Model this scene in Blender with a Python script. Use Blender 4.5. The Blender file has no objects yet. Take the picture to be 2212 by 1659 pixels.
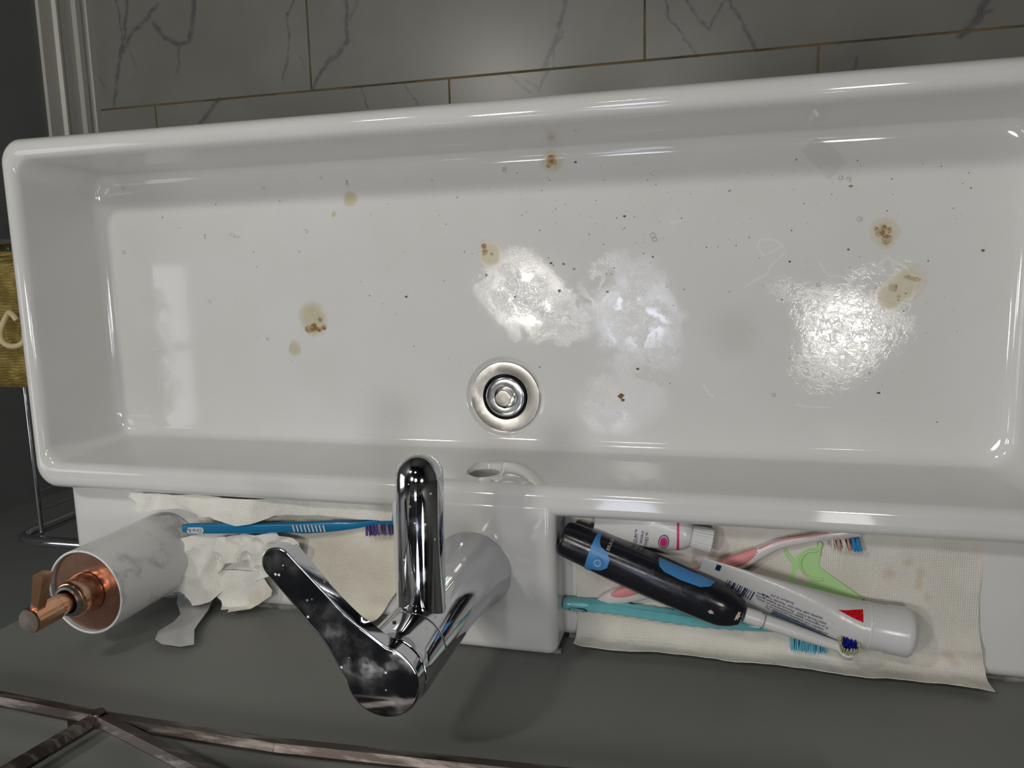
import bpy, bmesh, math, random
import numpy as np
from mathutils import Vector, Matrix, noise as mnoise
from mathutils.geometry import delaunay_2d_cdt

random.seed(7)
sc = bpy.context.scene
COL = sc.collection

# ------------------------------------------------------------------ camera
F, CX, CY = 1662.0, 1106.0, 829.5
def _nrm(v): return v / np.linalg.norm(v)
_up = _nrm(-np.array([1547 - CX, -(573 - CY), -F]))
_x = -np.array([-5194 - CX, -(733 - CY), -F]); _x = _nrm(_x - _up * _x.dot(_up))
_R = np.array([_x, np.cross(_up, _x), _up])
CAM = np.array([0.0, 0.0, 1.45])
def at(px, py, z):
    d = _R @ np.array([px - CX, -(py - CY), -F]); t = (z - CAM[2]) / d[2]
    return tuple(CAM + d * t)
def at_y(px, py, y):
    d = _R @ np.array([px - CX, -(py - CY), -F]); t = (y - CAM[1]) / d[1]
    return tuple(CAM + d * t)
cd = bpy.data.cameras.new('camera'); cam = bpy.data.objects.new('camera', cd); COL.objects.link(cam)
cd.sensor_width = 36; cd.lens = F / 2212 * 36; cd.clip_start = 0.02
M = Matrix([list(r) for r in _R]).to_4x4(); M.translation = Vector(CAM)
cam.matrix_world = M
sc.camera = cam

# ------------------------------------------------------------------ world, exposure
w = bpy.data.worlds.new('world'); sc.world = w; w.use_nodes = True
w.node_tree.nodes['Background'].inputs[0].default_value = (.5, .52, .55, 1)
w.node_tree.nodes['Background'].inputs[1].default_value = 0.3
sc.view_settings.view_transform = 'Standard'; sc.view_settings.look = 'None'
sc.view_settings.gamma = 1; sc.view_settings.use_curve_mapping = False
sc.view_settings.exposure = -0.12
sc.cycles.caustics_reflective = False; sc.cycles.caustics_refractive = False; sc.cycles.sample_clamp_indirect = 6
sc.cycles.use_adaptive_sampling = True; sc.cycles.adaptive_threshold = 0.04
sc.cycles.max_bounces = 7; sc.cycles.diffuse_bounces = 3; sc.cycles.glossy_bounces = 4; sc.cycles.transmission_bounces = 4

# ------------------------------------------------------------------ material helpers
class NT:
    def __init__(s, name):
        s.m = bpy.data.materials.new(name); s.m.use_nodes = True
        s.t = s.m.node_tree; s.n = s.t.nodes; s.b = s.n['Principled BSDF']
    def node(s, typ, **kw):
        n = s.n.new(typ)
        for k, v in kw.items():
            if k.startswith('i_'): n.inputs[k[2:].replace('_', ' ')].default_value = v
            else: setattr(n, k, v)
        return n
    def L(s, a, b): s.t.links.new(a, b)
    def math(s, op, a, b=None, c=None):
        n = s.n.new('ShaderNodeMath'); n.operation = op
        for i, v in enumerate((a, b, c)):
            if v is None: continue
            if isinstance(v, (int, float)): n.inputs[i].default_value = v
            else: s.L(v, n.inputs[i])
        return n.outputs[0]
    def mix(s, f, a, b):
        n = s.n.new('ShaderNodeMix'); n.data_type = 'RGBA'
        for i, v in ((0, f), (6, a), (7, b)):
            if isinstance(v, (int, float)): n.inputs[i].default_value = v
            elif isinstance(v, tuple): n.inputs[i].default_value = (*v[:3], 1)
            else: s.L(v, n.inputs[i])
        return n.outputs[2]
    def pos(s): return s.node('ShaderNodeNewGeometry').outputs['Position']
    def noise(s, vec, scale, detail=4, rough=.55):
        n = s.node('ShaderNodeTexNoise'); n.inputs['Scale'].default_value = scale
        n.inputs['Detail'].default_value = detail; n.inputs['Roughness'].default_value = rough
        if vec is not None: s.L(vec, n.inputs['Vector'])
        return n
    def ramp(s, f, lo, hi, a=0., b=1.):
        n = s.n.new('ShaderNodeMapRange'); n.interpolation_type = 'SMOOTHSTEP'
        s.L(f, n.inputs[0]); n.inputs[1].default_value = lo; n.inputs[2].default_value = hi
        n.inputs[3].default_value = a; n.inputs[4].default_value = b
        return n.outputs[0]
    def bump(s, h, strength=.3, dist=.001):
        n = s.node('ShaderNodeBump'); n.inputs['Strength'].default_value = strength
        n.inputs['Distance'].default_value = dist; s.L(h, n.inputs['Height']); s.L(n.outputs[0], s.b.inputs['Normal'])
def srgb(r, g, b): return tuple(((c / 255) / 12.92 if c / 255 < .04045 else ((c / 255 + .055) / 1.055) ** 2.4) for c in (r, g, b))
def simple(name, col, rough=.4, metal=0., spec=.5, **kw):
    t = NT(name); b = t.b
    b.inputs['Base Color'].default_value = (*col, 1); b.inputs['Roughness'].default_value = rough
    b.inputs['Metallic'].default_value = metal; b.inputs['Specular IOR Level'].default_value = spec
    for k, v in kw.items(): b.inputs[k.replace('_', ' ')].default_value = v
    return t.m

# distance-to-segment and blob groups, used for marble veins, stains and a painted reflection
def seg_group():
    g = bpy.data.node_groups.new('segment_mark', 'ShaderNodeTree')
    for nm, ty in (('P', 'NodeSocketVector'), ('A', 'NodeSocketVector'), ('BA', 'NodeSocketVector'), ('IL', 'NodeSocketFloat'), ('W', 'NodeSocketFloat')):
        g.interface.new_socket(nm, in_out='INPUT', socket_type=ty)
    g.interface.new_socket('F', in_out='OUTPUT', socket_type='NodeSocketFloat')
    N = g.nodes; L = g.links.new
    i = N.new('NodeGroupInput'); o = N.new('NodeGroupOutput')
    pa = N.new('ShaderNodeVectorMath'); pa.operation = 'SUBTRACT'; L(i.outputs['P'], pa.inputs[0]); L(i.outputs['A'], pa.inputs[1])
    d = N.new('ShaderNodeVectorMath'); d.operation = 'DOT_PRODUCT'; L(pa.outputs[0], d.inputs[0]); L(i.outputs['BA'], d.inputs[1])
    h = N.new('ShaderNodeMath'); h.operation = 'MULTIPLY'; h.use_clamp = True; L(d.outputs['Value'], h.inputs[0]); L(i.outputs['IL'], h.inputs[1])
    sc_ = N.new('ShaderNodeVectorMath'); sc_.operation = 'SCALE'; L(i.outputs['BA'], sc_.inputs[0]); L(h.outputs[0], sc_.inputs['Scale'])
    df = N.new('ShaderNodeVectorMath'); df.operation = 'DISTANCE'; L(pa.outputs[0], df.inputs[0]); L(sc_.outputs[0], df.inputs[1])
    dv = N.new('ShaderNodeMath'); dv.operation = 'DIVIDE'; L(df.outputs['Value'], dv.inputs[0]); L(i.outputs['W'], dv.inputs[1])
    mr = N.new('ShaderNodeMath'); mr.operation = 'SUBTRACT'; mr.use_clamp = True; mr.inputs[0].default_value = 1; L(dv.outputs[0], mr.inputs[1])
    L(mr.outputs[0], o.inputs['F'])
    return g
SEG = seg_group()
def seg_marks(t, P, segs):
    """segs: (A, B, width, strength) in metres -> 0..1 socket"""
    cur = None
    for A, B, wd, st in segs:
        n = t.n.new('ShaderNodeGroup'); n.node_tree = SEG
        t.L(P, n.inputs['P']); BA = [B[k] - A[k] for k in range(3)]
        n.inputs['A'].default_value = A; n.inputs['BA'].default_value = BA
        n.inputs['IL'].default_value = 1 / max(1e-9, sum(q * q for q in BA)); n.inputs['W'].default_value = wd
        v = t.math('MULTIPLY', n.outputs[0], st)
        cur = v if cur is None else t.math('MAXIMUM', cur, v)
    return cur
def warp(t, P, scale, amt):
    n = t.noise(P, scale, 5, .6)
    s_ = t.node('ShaderNodeVectorMath', operation='SUBTRACT'); t.L(n.outputs['Color'], s_.inputs[0]); s_.inputs[1].default_value = (.5, .5, .5)
    m_ = t.node('ShaderNodeVectorMath', operation='MULTIPLY'); t.L(s_.outputs[0], m_.inputs[0]); m_.inputs[1].default_value = (amt, amt, 0)
    a_ = t.node('ShaderNodeVectorMath', operation='ADD'); t.L(P, a_.inputs[0]); t.L(m_.outputs[0], a_.inputs[1])
    return a_.outputs[0]

# ------------------------------------------------------------------ mesh helpers
def root_loc(o):
    v = Vector((0, 0, 0))
    while o is not None: v += Vector(o.location); o = o.parent
    return v
def mk(name, verts, faces, mat=None, parent=None, loc=None, smooth=None):
    """verts in world coordinates; smooth = sharp angle in degrees"""
    me = bpy.data.meshes.new(name)
    o = bpy.data.objects.new(name, me); COL.objects.link(o)
    if parent is not None: o.parent = parent; org = root_loc(parent)
    else:
        if loc is None:
            V = np.array([tuple(v) for v in verts]); loc = ((V[:, 0].min() + V[:, 0].max()) / 2, (V[:, 1].min() + V[:, 1].max()) / 2, V[:, 2].min())
        o.location = loc; org = Vector(loc)
    me.from_pydata([tuple(Vector(v) - org) for v in verts], [], [tuple(f) for f in faces]); me.validate()
    if mat: me.materials.append(mat)
    if smooth is not None:
        me.shade_smooth(); me.set_sharp_from_angle(angle=math.radians(smooth))
    return o
def wn(o):
    m = o.modifiers.new('wn', 'WEIGHTED_NORMAL'); m.keep_sharp = True; return o
def fixn(o):
    bm = bmesh.new(); bm.from_mesh(o.data); bmesh.ops.recalc_face_normals(bm, faces=bm.faces); bm.to_mesh(o.data); bm.free()
def tag(o, label, cat=None, group=None, kind=None):
    if label: o['label'] = label
    if cat: o['category'] = cat
    if group: o['group'] = group
    if kind: o['kind'] = kind
    return o
def thing(name, loc, label, cat, group=None):
    o = bpy.data.objects.new(name, None); COL.objects.link(o); o.location = loc; o.empty_display_size = .02
    return tag(o, label, cat, group)
def struct(o, label=None): o['kind'] = 'structure'; return tag(o, label)
def box(name, lo, hi, mat, parent=None, bev=0, seg=2, loc=None):
    bm = bmesh.new(); bmesh.ops.create_cube(bm, size=1)
    for v in bm.verts:
        v.co = Vector([lo[i] + (v.co[i] + .5) * (hi[i] - lo[i]) for i in range(3)])
    if bev: bmesh.ops.bevel(bm, geom=bm.edges[:], offset=bev, segments=seg, affect='EDGES', profile=.5)
    bm.normal_update()
    o = mk(name, [v.co for v in bm.verts], [[v.index for v in f.verts] for f in bm.faces], mat, parent, loc, 40 if bev else None)
    bm.free()
    return wn(o) if bev else o
def loft(rings, cap0=True, cap1=True, close=True):
    V, Fc = [], []; n = len(rings[0])
    for r in rings: V += [tuple(p) for p in r]
    for i in range(len(rings) - 1):
        for j in range(n if close else n - 1):
            k = (j + 1) % n; Fc.append((i * n + j, i * n + k, (i + 1) * n + k, (i + 1) * n + j))
    if cap0: Fc.append(tuple(range(n))[::-1])
    if cap1: Fc.append(tuple(range((len(rings) - 1) * n, len(rings) * n)))
    return V, Fc
def lathe(name, prof, c, mat, parent=None, seg=48, axis=(0, 0, 1), smooth=40, loc=None, caps=(True, True)):
    q = Vector((0, 0, 1)).rotation_difference(Vector(axis).normalized())
    rings = [[Vector(c) + q @ Vector((r * math.cos(2 * math.pi * j / seg), r * math.sin(2 * math.pi * j / seg), z)) for j in range(seg)] for r, z in prof]
    V, Fc = loft(rings, *caps); o = mk(name, V, Fc, mat, parent, loc, smooth); fixn(o); return wn(o)
def spl(pts, n):
    """catmull-rom resample of tuples of any length"""
    P = [np.array(p, float) for p in pts]; P = [2 * P[0] - P[1]] + P + [2 * P[-1] - P[-2]]
    out = []; segs = len(P) - 3
    for i in range(n):
        u = i / (n - 1) * segs; k = min(int(u), segs - 1); t = u - k
        a, b, c, d = P[k:k + 4]
        out.append(.5 * ((2 * b) + (c - a) * t + (2 * a - 5 * b + 4 * c - d) * t * t + (3 * b - a - 3 * c + d) * t ** 3))
    return out
def frames(path, up=(0, 0, 1)):
    P = [Vector(p) for p in path]; fr = []
    for i, p in enumerate(P):
        t = (P[min(i + 1, len(P) - 1)] - P[max(i - 1, 0)]).normalized()
        s = Vector(up).cross(t)
        s = s.normalized() if s.length > 1e-6 else Vector((1, 0, 0))
        fr.append((p, t, s, t.cross(s)))
    return fr
def sweep_rings(path, wh, seg=20, ex=2., up=(0, 0, 1), roll=None):
    rings = []
    for i, (p, t, s, n) in enumerate(frames(path, up)):
        a, b = wh[i] if hasattr(wh[0], '__len__') else (wh[i], wh[i])
        e = ex[i] if hasattr(ex, '__len__') else ex
        if roll is not None:
            q = Matrix.Rotation(roll[i] if hasattr(roll, '__len__') else roll, 3, t); s = q @ s; n = q @ n
        ring = []
        for j in range(seg):
            th = 2 * math.pi * j / seg; c, d = math.cos(th), math.sin(th)
            ring.append(p + s * a * math.copysign(abs(c) ** (2 / e), c) + n * b * math.copysign(abs(d) ** (2 / e), d))
        rings.append(ring)
    return rings
def sweep(name, path, wh, mat, parent=None, seg=20, ex=2., up=(0, 0, 1), roll=None, smooth=45, loc=None, fn=None):
    rings = sweep_rings(path, wh, seg, ex, up, roll)
    if fn: rings = [[fn(i, j, v) for j, v in enumerate(r)] for i, r in enumerate(rings)]
    V, Fc = loft(rings); o = mk(name, V, Fc, mat, parent, loc, smooth); fixn(o); return o
def tubes_mesh(name, lst, mat, parent=None, seg=6, kind=None):
    V, Fc = [], []
    for path, r in lst:
        v, f_ = loft(sweep_rings(path, [r] * len(path) if not hasattr(r, '__len__') else r, seg))
        b = len(V); V += v; Fc += [tuple(k + b for k in q) for q in f_]
    o = mk(name, V, Fc, mat, parent, smooth=50); fixn(o)
    if kind: o['kind'] = kind
    return o
def inpoly(x, y, P):
    c = False; j = len(P) - 1
    for i in range(len(P)):
        if (P[i][1] > y) != (P[j][1] > y) and x < (P[j][0] - P[i][0]) * (y - P[i][1]) / (P[j][1] - P[i][1]) + P[i][0]: c = not c
        j = i
    return c
def tri2d(P, step):
    """triangulated polygon interior with grid points"""
    n = len(P); D = []
    for i in range(n):
        a, b = Vector(P[i]), Vector(P[(i + 1) % n]); k = max(1, int((b - a).length / step))
        for q in range(k): D.append(a.lerp(b, q / k))
    E = [(i, (i + 1) % len(D)) for i in range(len(D))]
    xs = [p[0] for p in P]; ys = [p[1] for p in P]; pts = list(D)
    x = min(xs)
    while x < max(xs):
        y = min(ys)
        while y < max(ys):
            px, py = x + random.uniform(-.2, .2) * step, y + random.uniform(-.2, .2) * step
            if inpoly(px, py, P): pts.append(Vector((px, py)))
            y += step
        x += step
    v, e, f_, *_ = delaunay_2d_cdt(pts, E, [], 1, 1e-6)
    return [tuple(q) for q in v], [tuple(q) for q in f_]
def slab2d(name, P, z0, th, mat, parent=None, bev=0, loc=None):
    """extruded outline (world xy list) from z0 up to z0+th"""
    if sum(P[i - 1][0] * P[i][1] - P[i][0] * P[i - 1][1] for i in range(len(P))) < 0: P = P[::-1]
    bm = bmesh.new(); vs = [bm.verts.new((x, y, z0)) for x, y in P]; f0 = bm.faces.new(vs)
    r = bmesh.ops.extrude_face_region(bm, geom=[f0]); top = [g for g in r['geom'] if isinstance(g, bmesh.types.BMVert)]
    for v in top: v.co.z += th
    bmesh.ops.recalc_face_normals(bm, faces=bm.faces)
    if bev:
        te = [e for e in bm.edges if all(abs(v.co.z - z0 - th) < 1e-7 for v in e.verts)]
        bmesh.ops.bevel(bm, geom=te, offset=bev, segments=2, affect='EDGES', profile=.5)
    bm.verts.index_update()
    o = mk(name, [v.co for v in bm.verts], [[v.index for v in f_.verts] for f_ in bm.faces], mat, parent, loc, 35)
    bm.free()
    return wn(o) if bev else o
def sheet(name, P, fn, mat, parent=None, step=.004, thick=.0006, smooth=60, loc=None):
    """thin cloth/paper: P 2D outline in any parameter space, fn(u,v)->world point"""
    v, f_ = tri2d(P, step); W = [Vector(fn(*q)) for q in v]
    nr = [Vector((0, 0, 0)) for _ in W]
    for t in f_:
        n = (W[t[1]] - W[t[0]]).cross(W[t[2]] - W[t[0]])
        for k in t: nr[k] += n
    nr = [n.normalized() if n.length > 0 else Vector((0, 0, 1)) for n in nr]
    N = len(W); V = W + [a - b * thick for a, b in zip(W, nr)]
    ec = {}
    for t in f_:
        for k in range(len(t)):
            a, b = t[k], t[(k + 1) % len(t)]; ec[(a, b)] = ec.get((a, b), 0) + 1
    Fc = list(f_) + [tuple(k + N for k in t[::-1]) for t in f_]
    for (a, b) in ec:
        if (b, a) not in ec: Fc.append((b, a, a + N, b + N))
    return mk(name, V, Fc, mat, parent, loc, smooth)
def text(name, s, fn, size, mat, parent, extrude=0., align='CENTER', sx=1.):
    """lettering mesh: glyph plane coordinates (u right, v up, metres) -> world by fn(u, v)"""
    c = bpy.data.curves.new('t', 'FONT'); c.body = s; c.size = size; c.align_x = align; c.align_y = 'CENTER'; c.resolution_u = 3
    o = bpy.data.objects.new('t', c); COL.objects.link(o); dg = bpy.context.evaluated_depsgraph_get(); dg.update()
    me = bpy.data.meshes.new_from_object(o.evaluated_get(dg)); V = [v.co.copy() for v in me.vertices]; Fc = [list(p.vertices) for p in me.polygons]
    bpy.data.objects.remove(o); bpy.data.curves.remove(c); bpy.data.meshes.remove(me)
    return mk(name, [fn(v.x * sx, v.y) for v in V], Fc, mat, parent)
def fbm(x, y, s=1., seed=0.): return mnoise.fractal(Vector((x * s, y * s, seed)), 1., 2., 4)

# ------------------------------------------------------------------ lamps (above the basin, added fill in the ceiling)
def lamp(name, loc, size, power, col, aim=(0, 0, -1), parent=None, spread=180, shape='DISK', sy=None):
    l = bpy.data.lights.new(name, 'AREA'); l.shape = shape; l.size = size; l.energy = power; l.color = col; l.spread = math.radians(spread)
    if sy: l.size_y = sy
    o = bpy.data.objects.new(name, l); COL.objects.link(o); o.location = loc
    o.rotation_euler = Vector(aim).to_track_quat('-Z', 'Y').to_euler()
    if parent: o.parent = parent; o.location = Vector(loc) - root_loc(parent)
    return o
LAMPS = [  # head position, diameter, power, colour
    ((-.415, -.060, 1.78), .12, 1.8, (1., .955, .88)),
    ((-.170, -.103, 1.78), .15, .85, (.80, .84, 1.)),
    ((.257, -.137, 1.78), .12, 1.55, (1., .965, .905)),
]
CEIL_FILL = [((-1.0, .90, 2.385), .16, 8.5, (1., .96, .88)), ((-.25, .80, 2.385), .16, 3.2, (1., .97, .92))]  # unseen lights added as general fill for the room, deck and dispenser

# ------------------------------------------------------------------ setting
XL, YB, YB2, XE = -1.305, -.3275, -.432, -.655
def paint(name, col, nz=.06):
    t = NT(name); P = t.pos(); n = t.noise(P, 3.5, 5); n2 = t.noise(P, 700, 2)
    f = t.ramp(n.outputs[0], .3, .7)
    t.L(t.mix(f, tuple(c * (1 - nz) for c in col), tuple(c * (1 + nz) for c in col)), t.b.inputs['Base Color'])
    t.b.inputs['Roughness'].default_value = .55; t.b.inputs['Specular IOR Level'].default_value = .3
    t.bump(n2.outputs[0], .15, .0004); return t.m
wallm = paint('grey_wall_paint', srgb(128, 129, 125))
darkm = paint("dark_wall_paint", srgb(124, 128, 128))
def wall(name, lo, hi, m=wallm): return struct(box(name, lo, hi, m))
wall('wall_back', (XE, YB - .12, 0), (1.2, YB, 2.4))
wall('wall_recess', (XL - .1, YB2 - .1, 0), (XE, YB2, 2.4), darkm)
wall('wall_left', (XL - .1, YB2 - .0, 0), (XL, 2.2, 2.4), darkm)
wall('wall_right', (1.2, YB - .12, 0), (1.3, 2.3, 2.4))
wall('wall_front', (XL - .1, 2.2, 0), (1.2, 2.3, 2.4))
ceilm = paint('ceiling_paint', srgb(62, 64, 72))
wall('ceiling', (XL - .1, YB2 - .1, 2.4), (1.3, 2.3, 2.5), ceilm)

# floor: grout bed with laid tiles
grout = NT('grout'); n = grout.noise(grout.pos(), 9, 4)
grout.L(grout.mix(grout.ramp(n.outputs[0], .35, .65), srgb(96, 84, 62), srgb(140, 122, 84)), grout.b.inputs['Base Color']); grout.b.inputs['Roughness'].default_value = .9
floor = struct(box('floor', (XL - .1, YB2 - .1, -.06), (1.3, 2.3, -.0015), grout.m, loc=(0, 0, -.06)))
V_ = [  # vein polylines in the photograph's frame, half width px, strength
 ([(262, -40), (275, 5), (268, 75), (258, 130), (250, 200), (247, 228)], 9, .8), ([(249, 0), (258, 35), (262, 75), (262, 90)], 4, .8),
 ([(340, 10), (318, 40), (285, 72), (270, 95), (266, 112)], 9, .9), ([(330, 50), (355, 80), (380, 93), (405, 92), (417, 55), (420, -10)], 9, 1.), ([(385, 93), (387, 135), (383, 155)], 7, .6), ([(282, 115), (292, 145)], 6, .5), ([(212, 165), (228, 192)], 4, .7),
 ([(640, -10), (622, 30), (624, 80), (620, 120), (612, 175)], 5, .7), ([(648, 122), (660, 148)], 4, .5),
 ([(742, -5), (750, 30), (752, 88), (722, 124), (692, 152), (678, 190)], 8, 1.), ([(772, 0), (757, 40)], 10, .5),
 ([(1228, -10), (1205, 60), (1197, 105), (1172, 150)], 9, .85), ([(1215, 65), (1200, 100), (1194, 150)], 5, .8),
 ([(1434, -10), (1450, 45), (1475, 75), (1508, 121)], 5, .9), ([(1484, -5), (1510, 40), (1532, 60), (1552, 22), (1568, -8)], 5, .8), ([(1572, 0), (1600, 45), (1620, 85), (1633, 108)], 6, .95),
 ([(2132, -10), (2112, 35), (2075, 76)], 13, .9), ([(2120, 30), (2145, 18)], 8, .6),
 ([(780, 188), (797, 235)], 5, .7), ([(873, 183), (905, 228)], 5, .7), ([(1100, 162), (1145, 203)], 5, .9), ([(1182, 152), (1165, 195)], 6, .9), ([(1135, 175), (1165, 190)], 4, .8),
 ([(475, 213), (455, 235), (432, 265)], 10, .8), ([(1852, 125), (1845, 152)], 6, .6)]
sg = []
for pl, hw, st in V_:
    for a, b in zip(pl[:-1], pl[1:]): sg.append((at(*a, 0), at(*b, 0), hw / 1100, st))
def marble(sgs):
    tm = NT('marble_tile'); P = tm.pos()
    zp = tm.node('ShaderNodeVectorMath', operation='MULTIPLY'); tm.L(P, zp.inputs[0]); zp.inputs[1].default_value = (1, 1, 0)
    WP = warp(tm, zp.outputs[0], 26, .022); vm = seg_marks(tm, WP, sgs) or tm.math('MULTIPLY', 0., 1.)
    vm = tm.ramp(vm, .05, .8); vn = tm.noise(zp.outputs[0], 60, 4); vm = tm.math('MULTIPLY', vm, tm.ramp(vn.outputs[0], .3, .6, .35, 1.))
    cl = tm.noise(zp.outputs[0], 5, 4)
    base = tm.mix(tm.ramp(cl.outputs[0], .3, .75), srgb(144, 143, 138), srgb(156, 155, 149))
    tm.L(tm.mix(tm.math('MULTIPLY', vm, .75), base, srgb(96, 98, 104)), tm.b.inputs['Base Color'])
    tm.b.inputs['Roughness'].default_value = .28; tm.b.inputs['Specular IOR Level'].default_value = .35
    return tm.m
plain_marble = marble([])
PX, PY, G = .6565, .33, .0035
meshes = {}
for r in range(-3, 7):
    y0 = .3625 + r * PY; off = -.7845 if r % 2 == 0 else -.4952
    if y0 < YB2: continue
    for k in range(-3, 4):
        x0 = off + k * PX; x1 = x0 + PX
        x0c, x1c = max(x0, XL), min(x1, 1.2)
        if x1c - x0c < .02 or y0 > 2.2: continue
        y1c = min(y0 + PY, 2.2)
        lo = (x0c + G / 2, y0 + G / 2, -.0015); hi = (x1c - G / 2, y1c - G / 2, .0)
        own = [q for q in sg if max(q[0][0], q[1][0]) > x0c - .03 and min(q[0][0], q[1][0]) < x1c + .03 and max(q[0][1], q[1][1]) > y0 - .03 and min(q[0][1], q[1][1]) < y1c + .03]
        key = (round(x1c - x0c, 4), round(y1c - y0, 4))
        if not own and key in meshes:
            o = bpy.data.objects.new('tile', meshes[key][0]); COL.objects.link(o); o.parent = floor
            o.location = Vector(lo) - Vector(meshes[key][1])
        else:
            o = box('tile', lo, hi, marble(own) if own else plain_marble, floor, bev=.0006, seg=1)
            if not own: meshes[key] = (o.data, lo)
# baseboard with stepped moulding along the left wall
bbm = simple("white_gloss_trim", srgb(222, 220, 212), .35)
def prof_y(name, prof, y0, y1, mat, parent=None):
    rings = [[(x, y, z) for x, z in prof] for y in (y0, y1)]
    V, Fc = loft(rings); o = mk(name, V, Fc, mat, parent, smooth=30); fixn(o); return o
bp = [(XL, 0), (-1.2900, 0), (-1.2898, .055), (-1.2930, .060), (-1.2928, .078), (-1.2895, .083), (-1.2893, .090), (-1.2945, .096), (-1.2950, .108), (-1.2925, .113), (-1.2925, .119), (-1.2980, .125), (-1.3000, .131), (XL, .131)]
bp = [(XL, 0), (-1.287, 0), (-1.287, .016), (-1.2925, .020), (-1.2925, .027), (-1.2880, .032), (-1.2880, .044), (-1.2940, .050), (-1.2945, .084), (-1.2905, .088), (-1.2905, .093), (-1.2975, .097), (-1.2975, .129), (XL, .129)]
struct(prof_y('baseboard_left', bp, YB2, 2.2, bbm))
# window in the left wall, seen only as a reflection in the glaze
wf = struct(box('window_1', (XL, -.40, 1.12), (XL + .012, .06, 1.78), bbm, bev=.003))
wp = simple('frosted_daylight_pane', (.8, .85, .9), .4); wb = wp.node_tree.nodes['Principled BSDF']
wb.inputs['Emission Color'].default_value = (.95, .97, 1, 1); wb.inputs['Emission Strength'].default_value = 2.6
box('pane', (XL + .012, -.37, 1.15), (XL + .014, -.18, 1.75), wp, wf); box('pane', (XL + .012, -.16, 1.15), (XL + .014, .03, 1.75), wp, wf)

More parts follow.
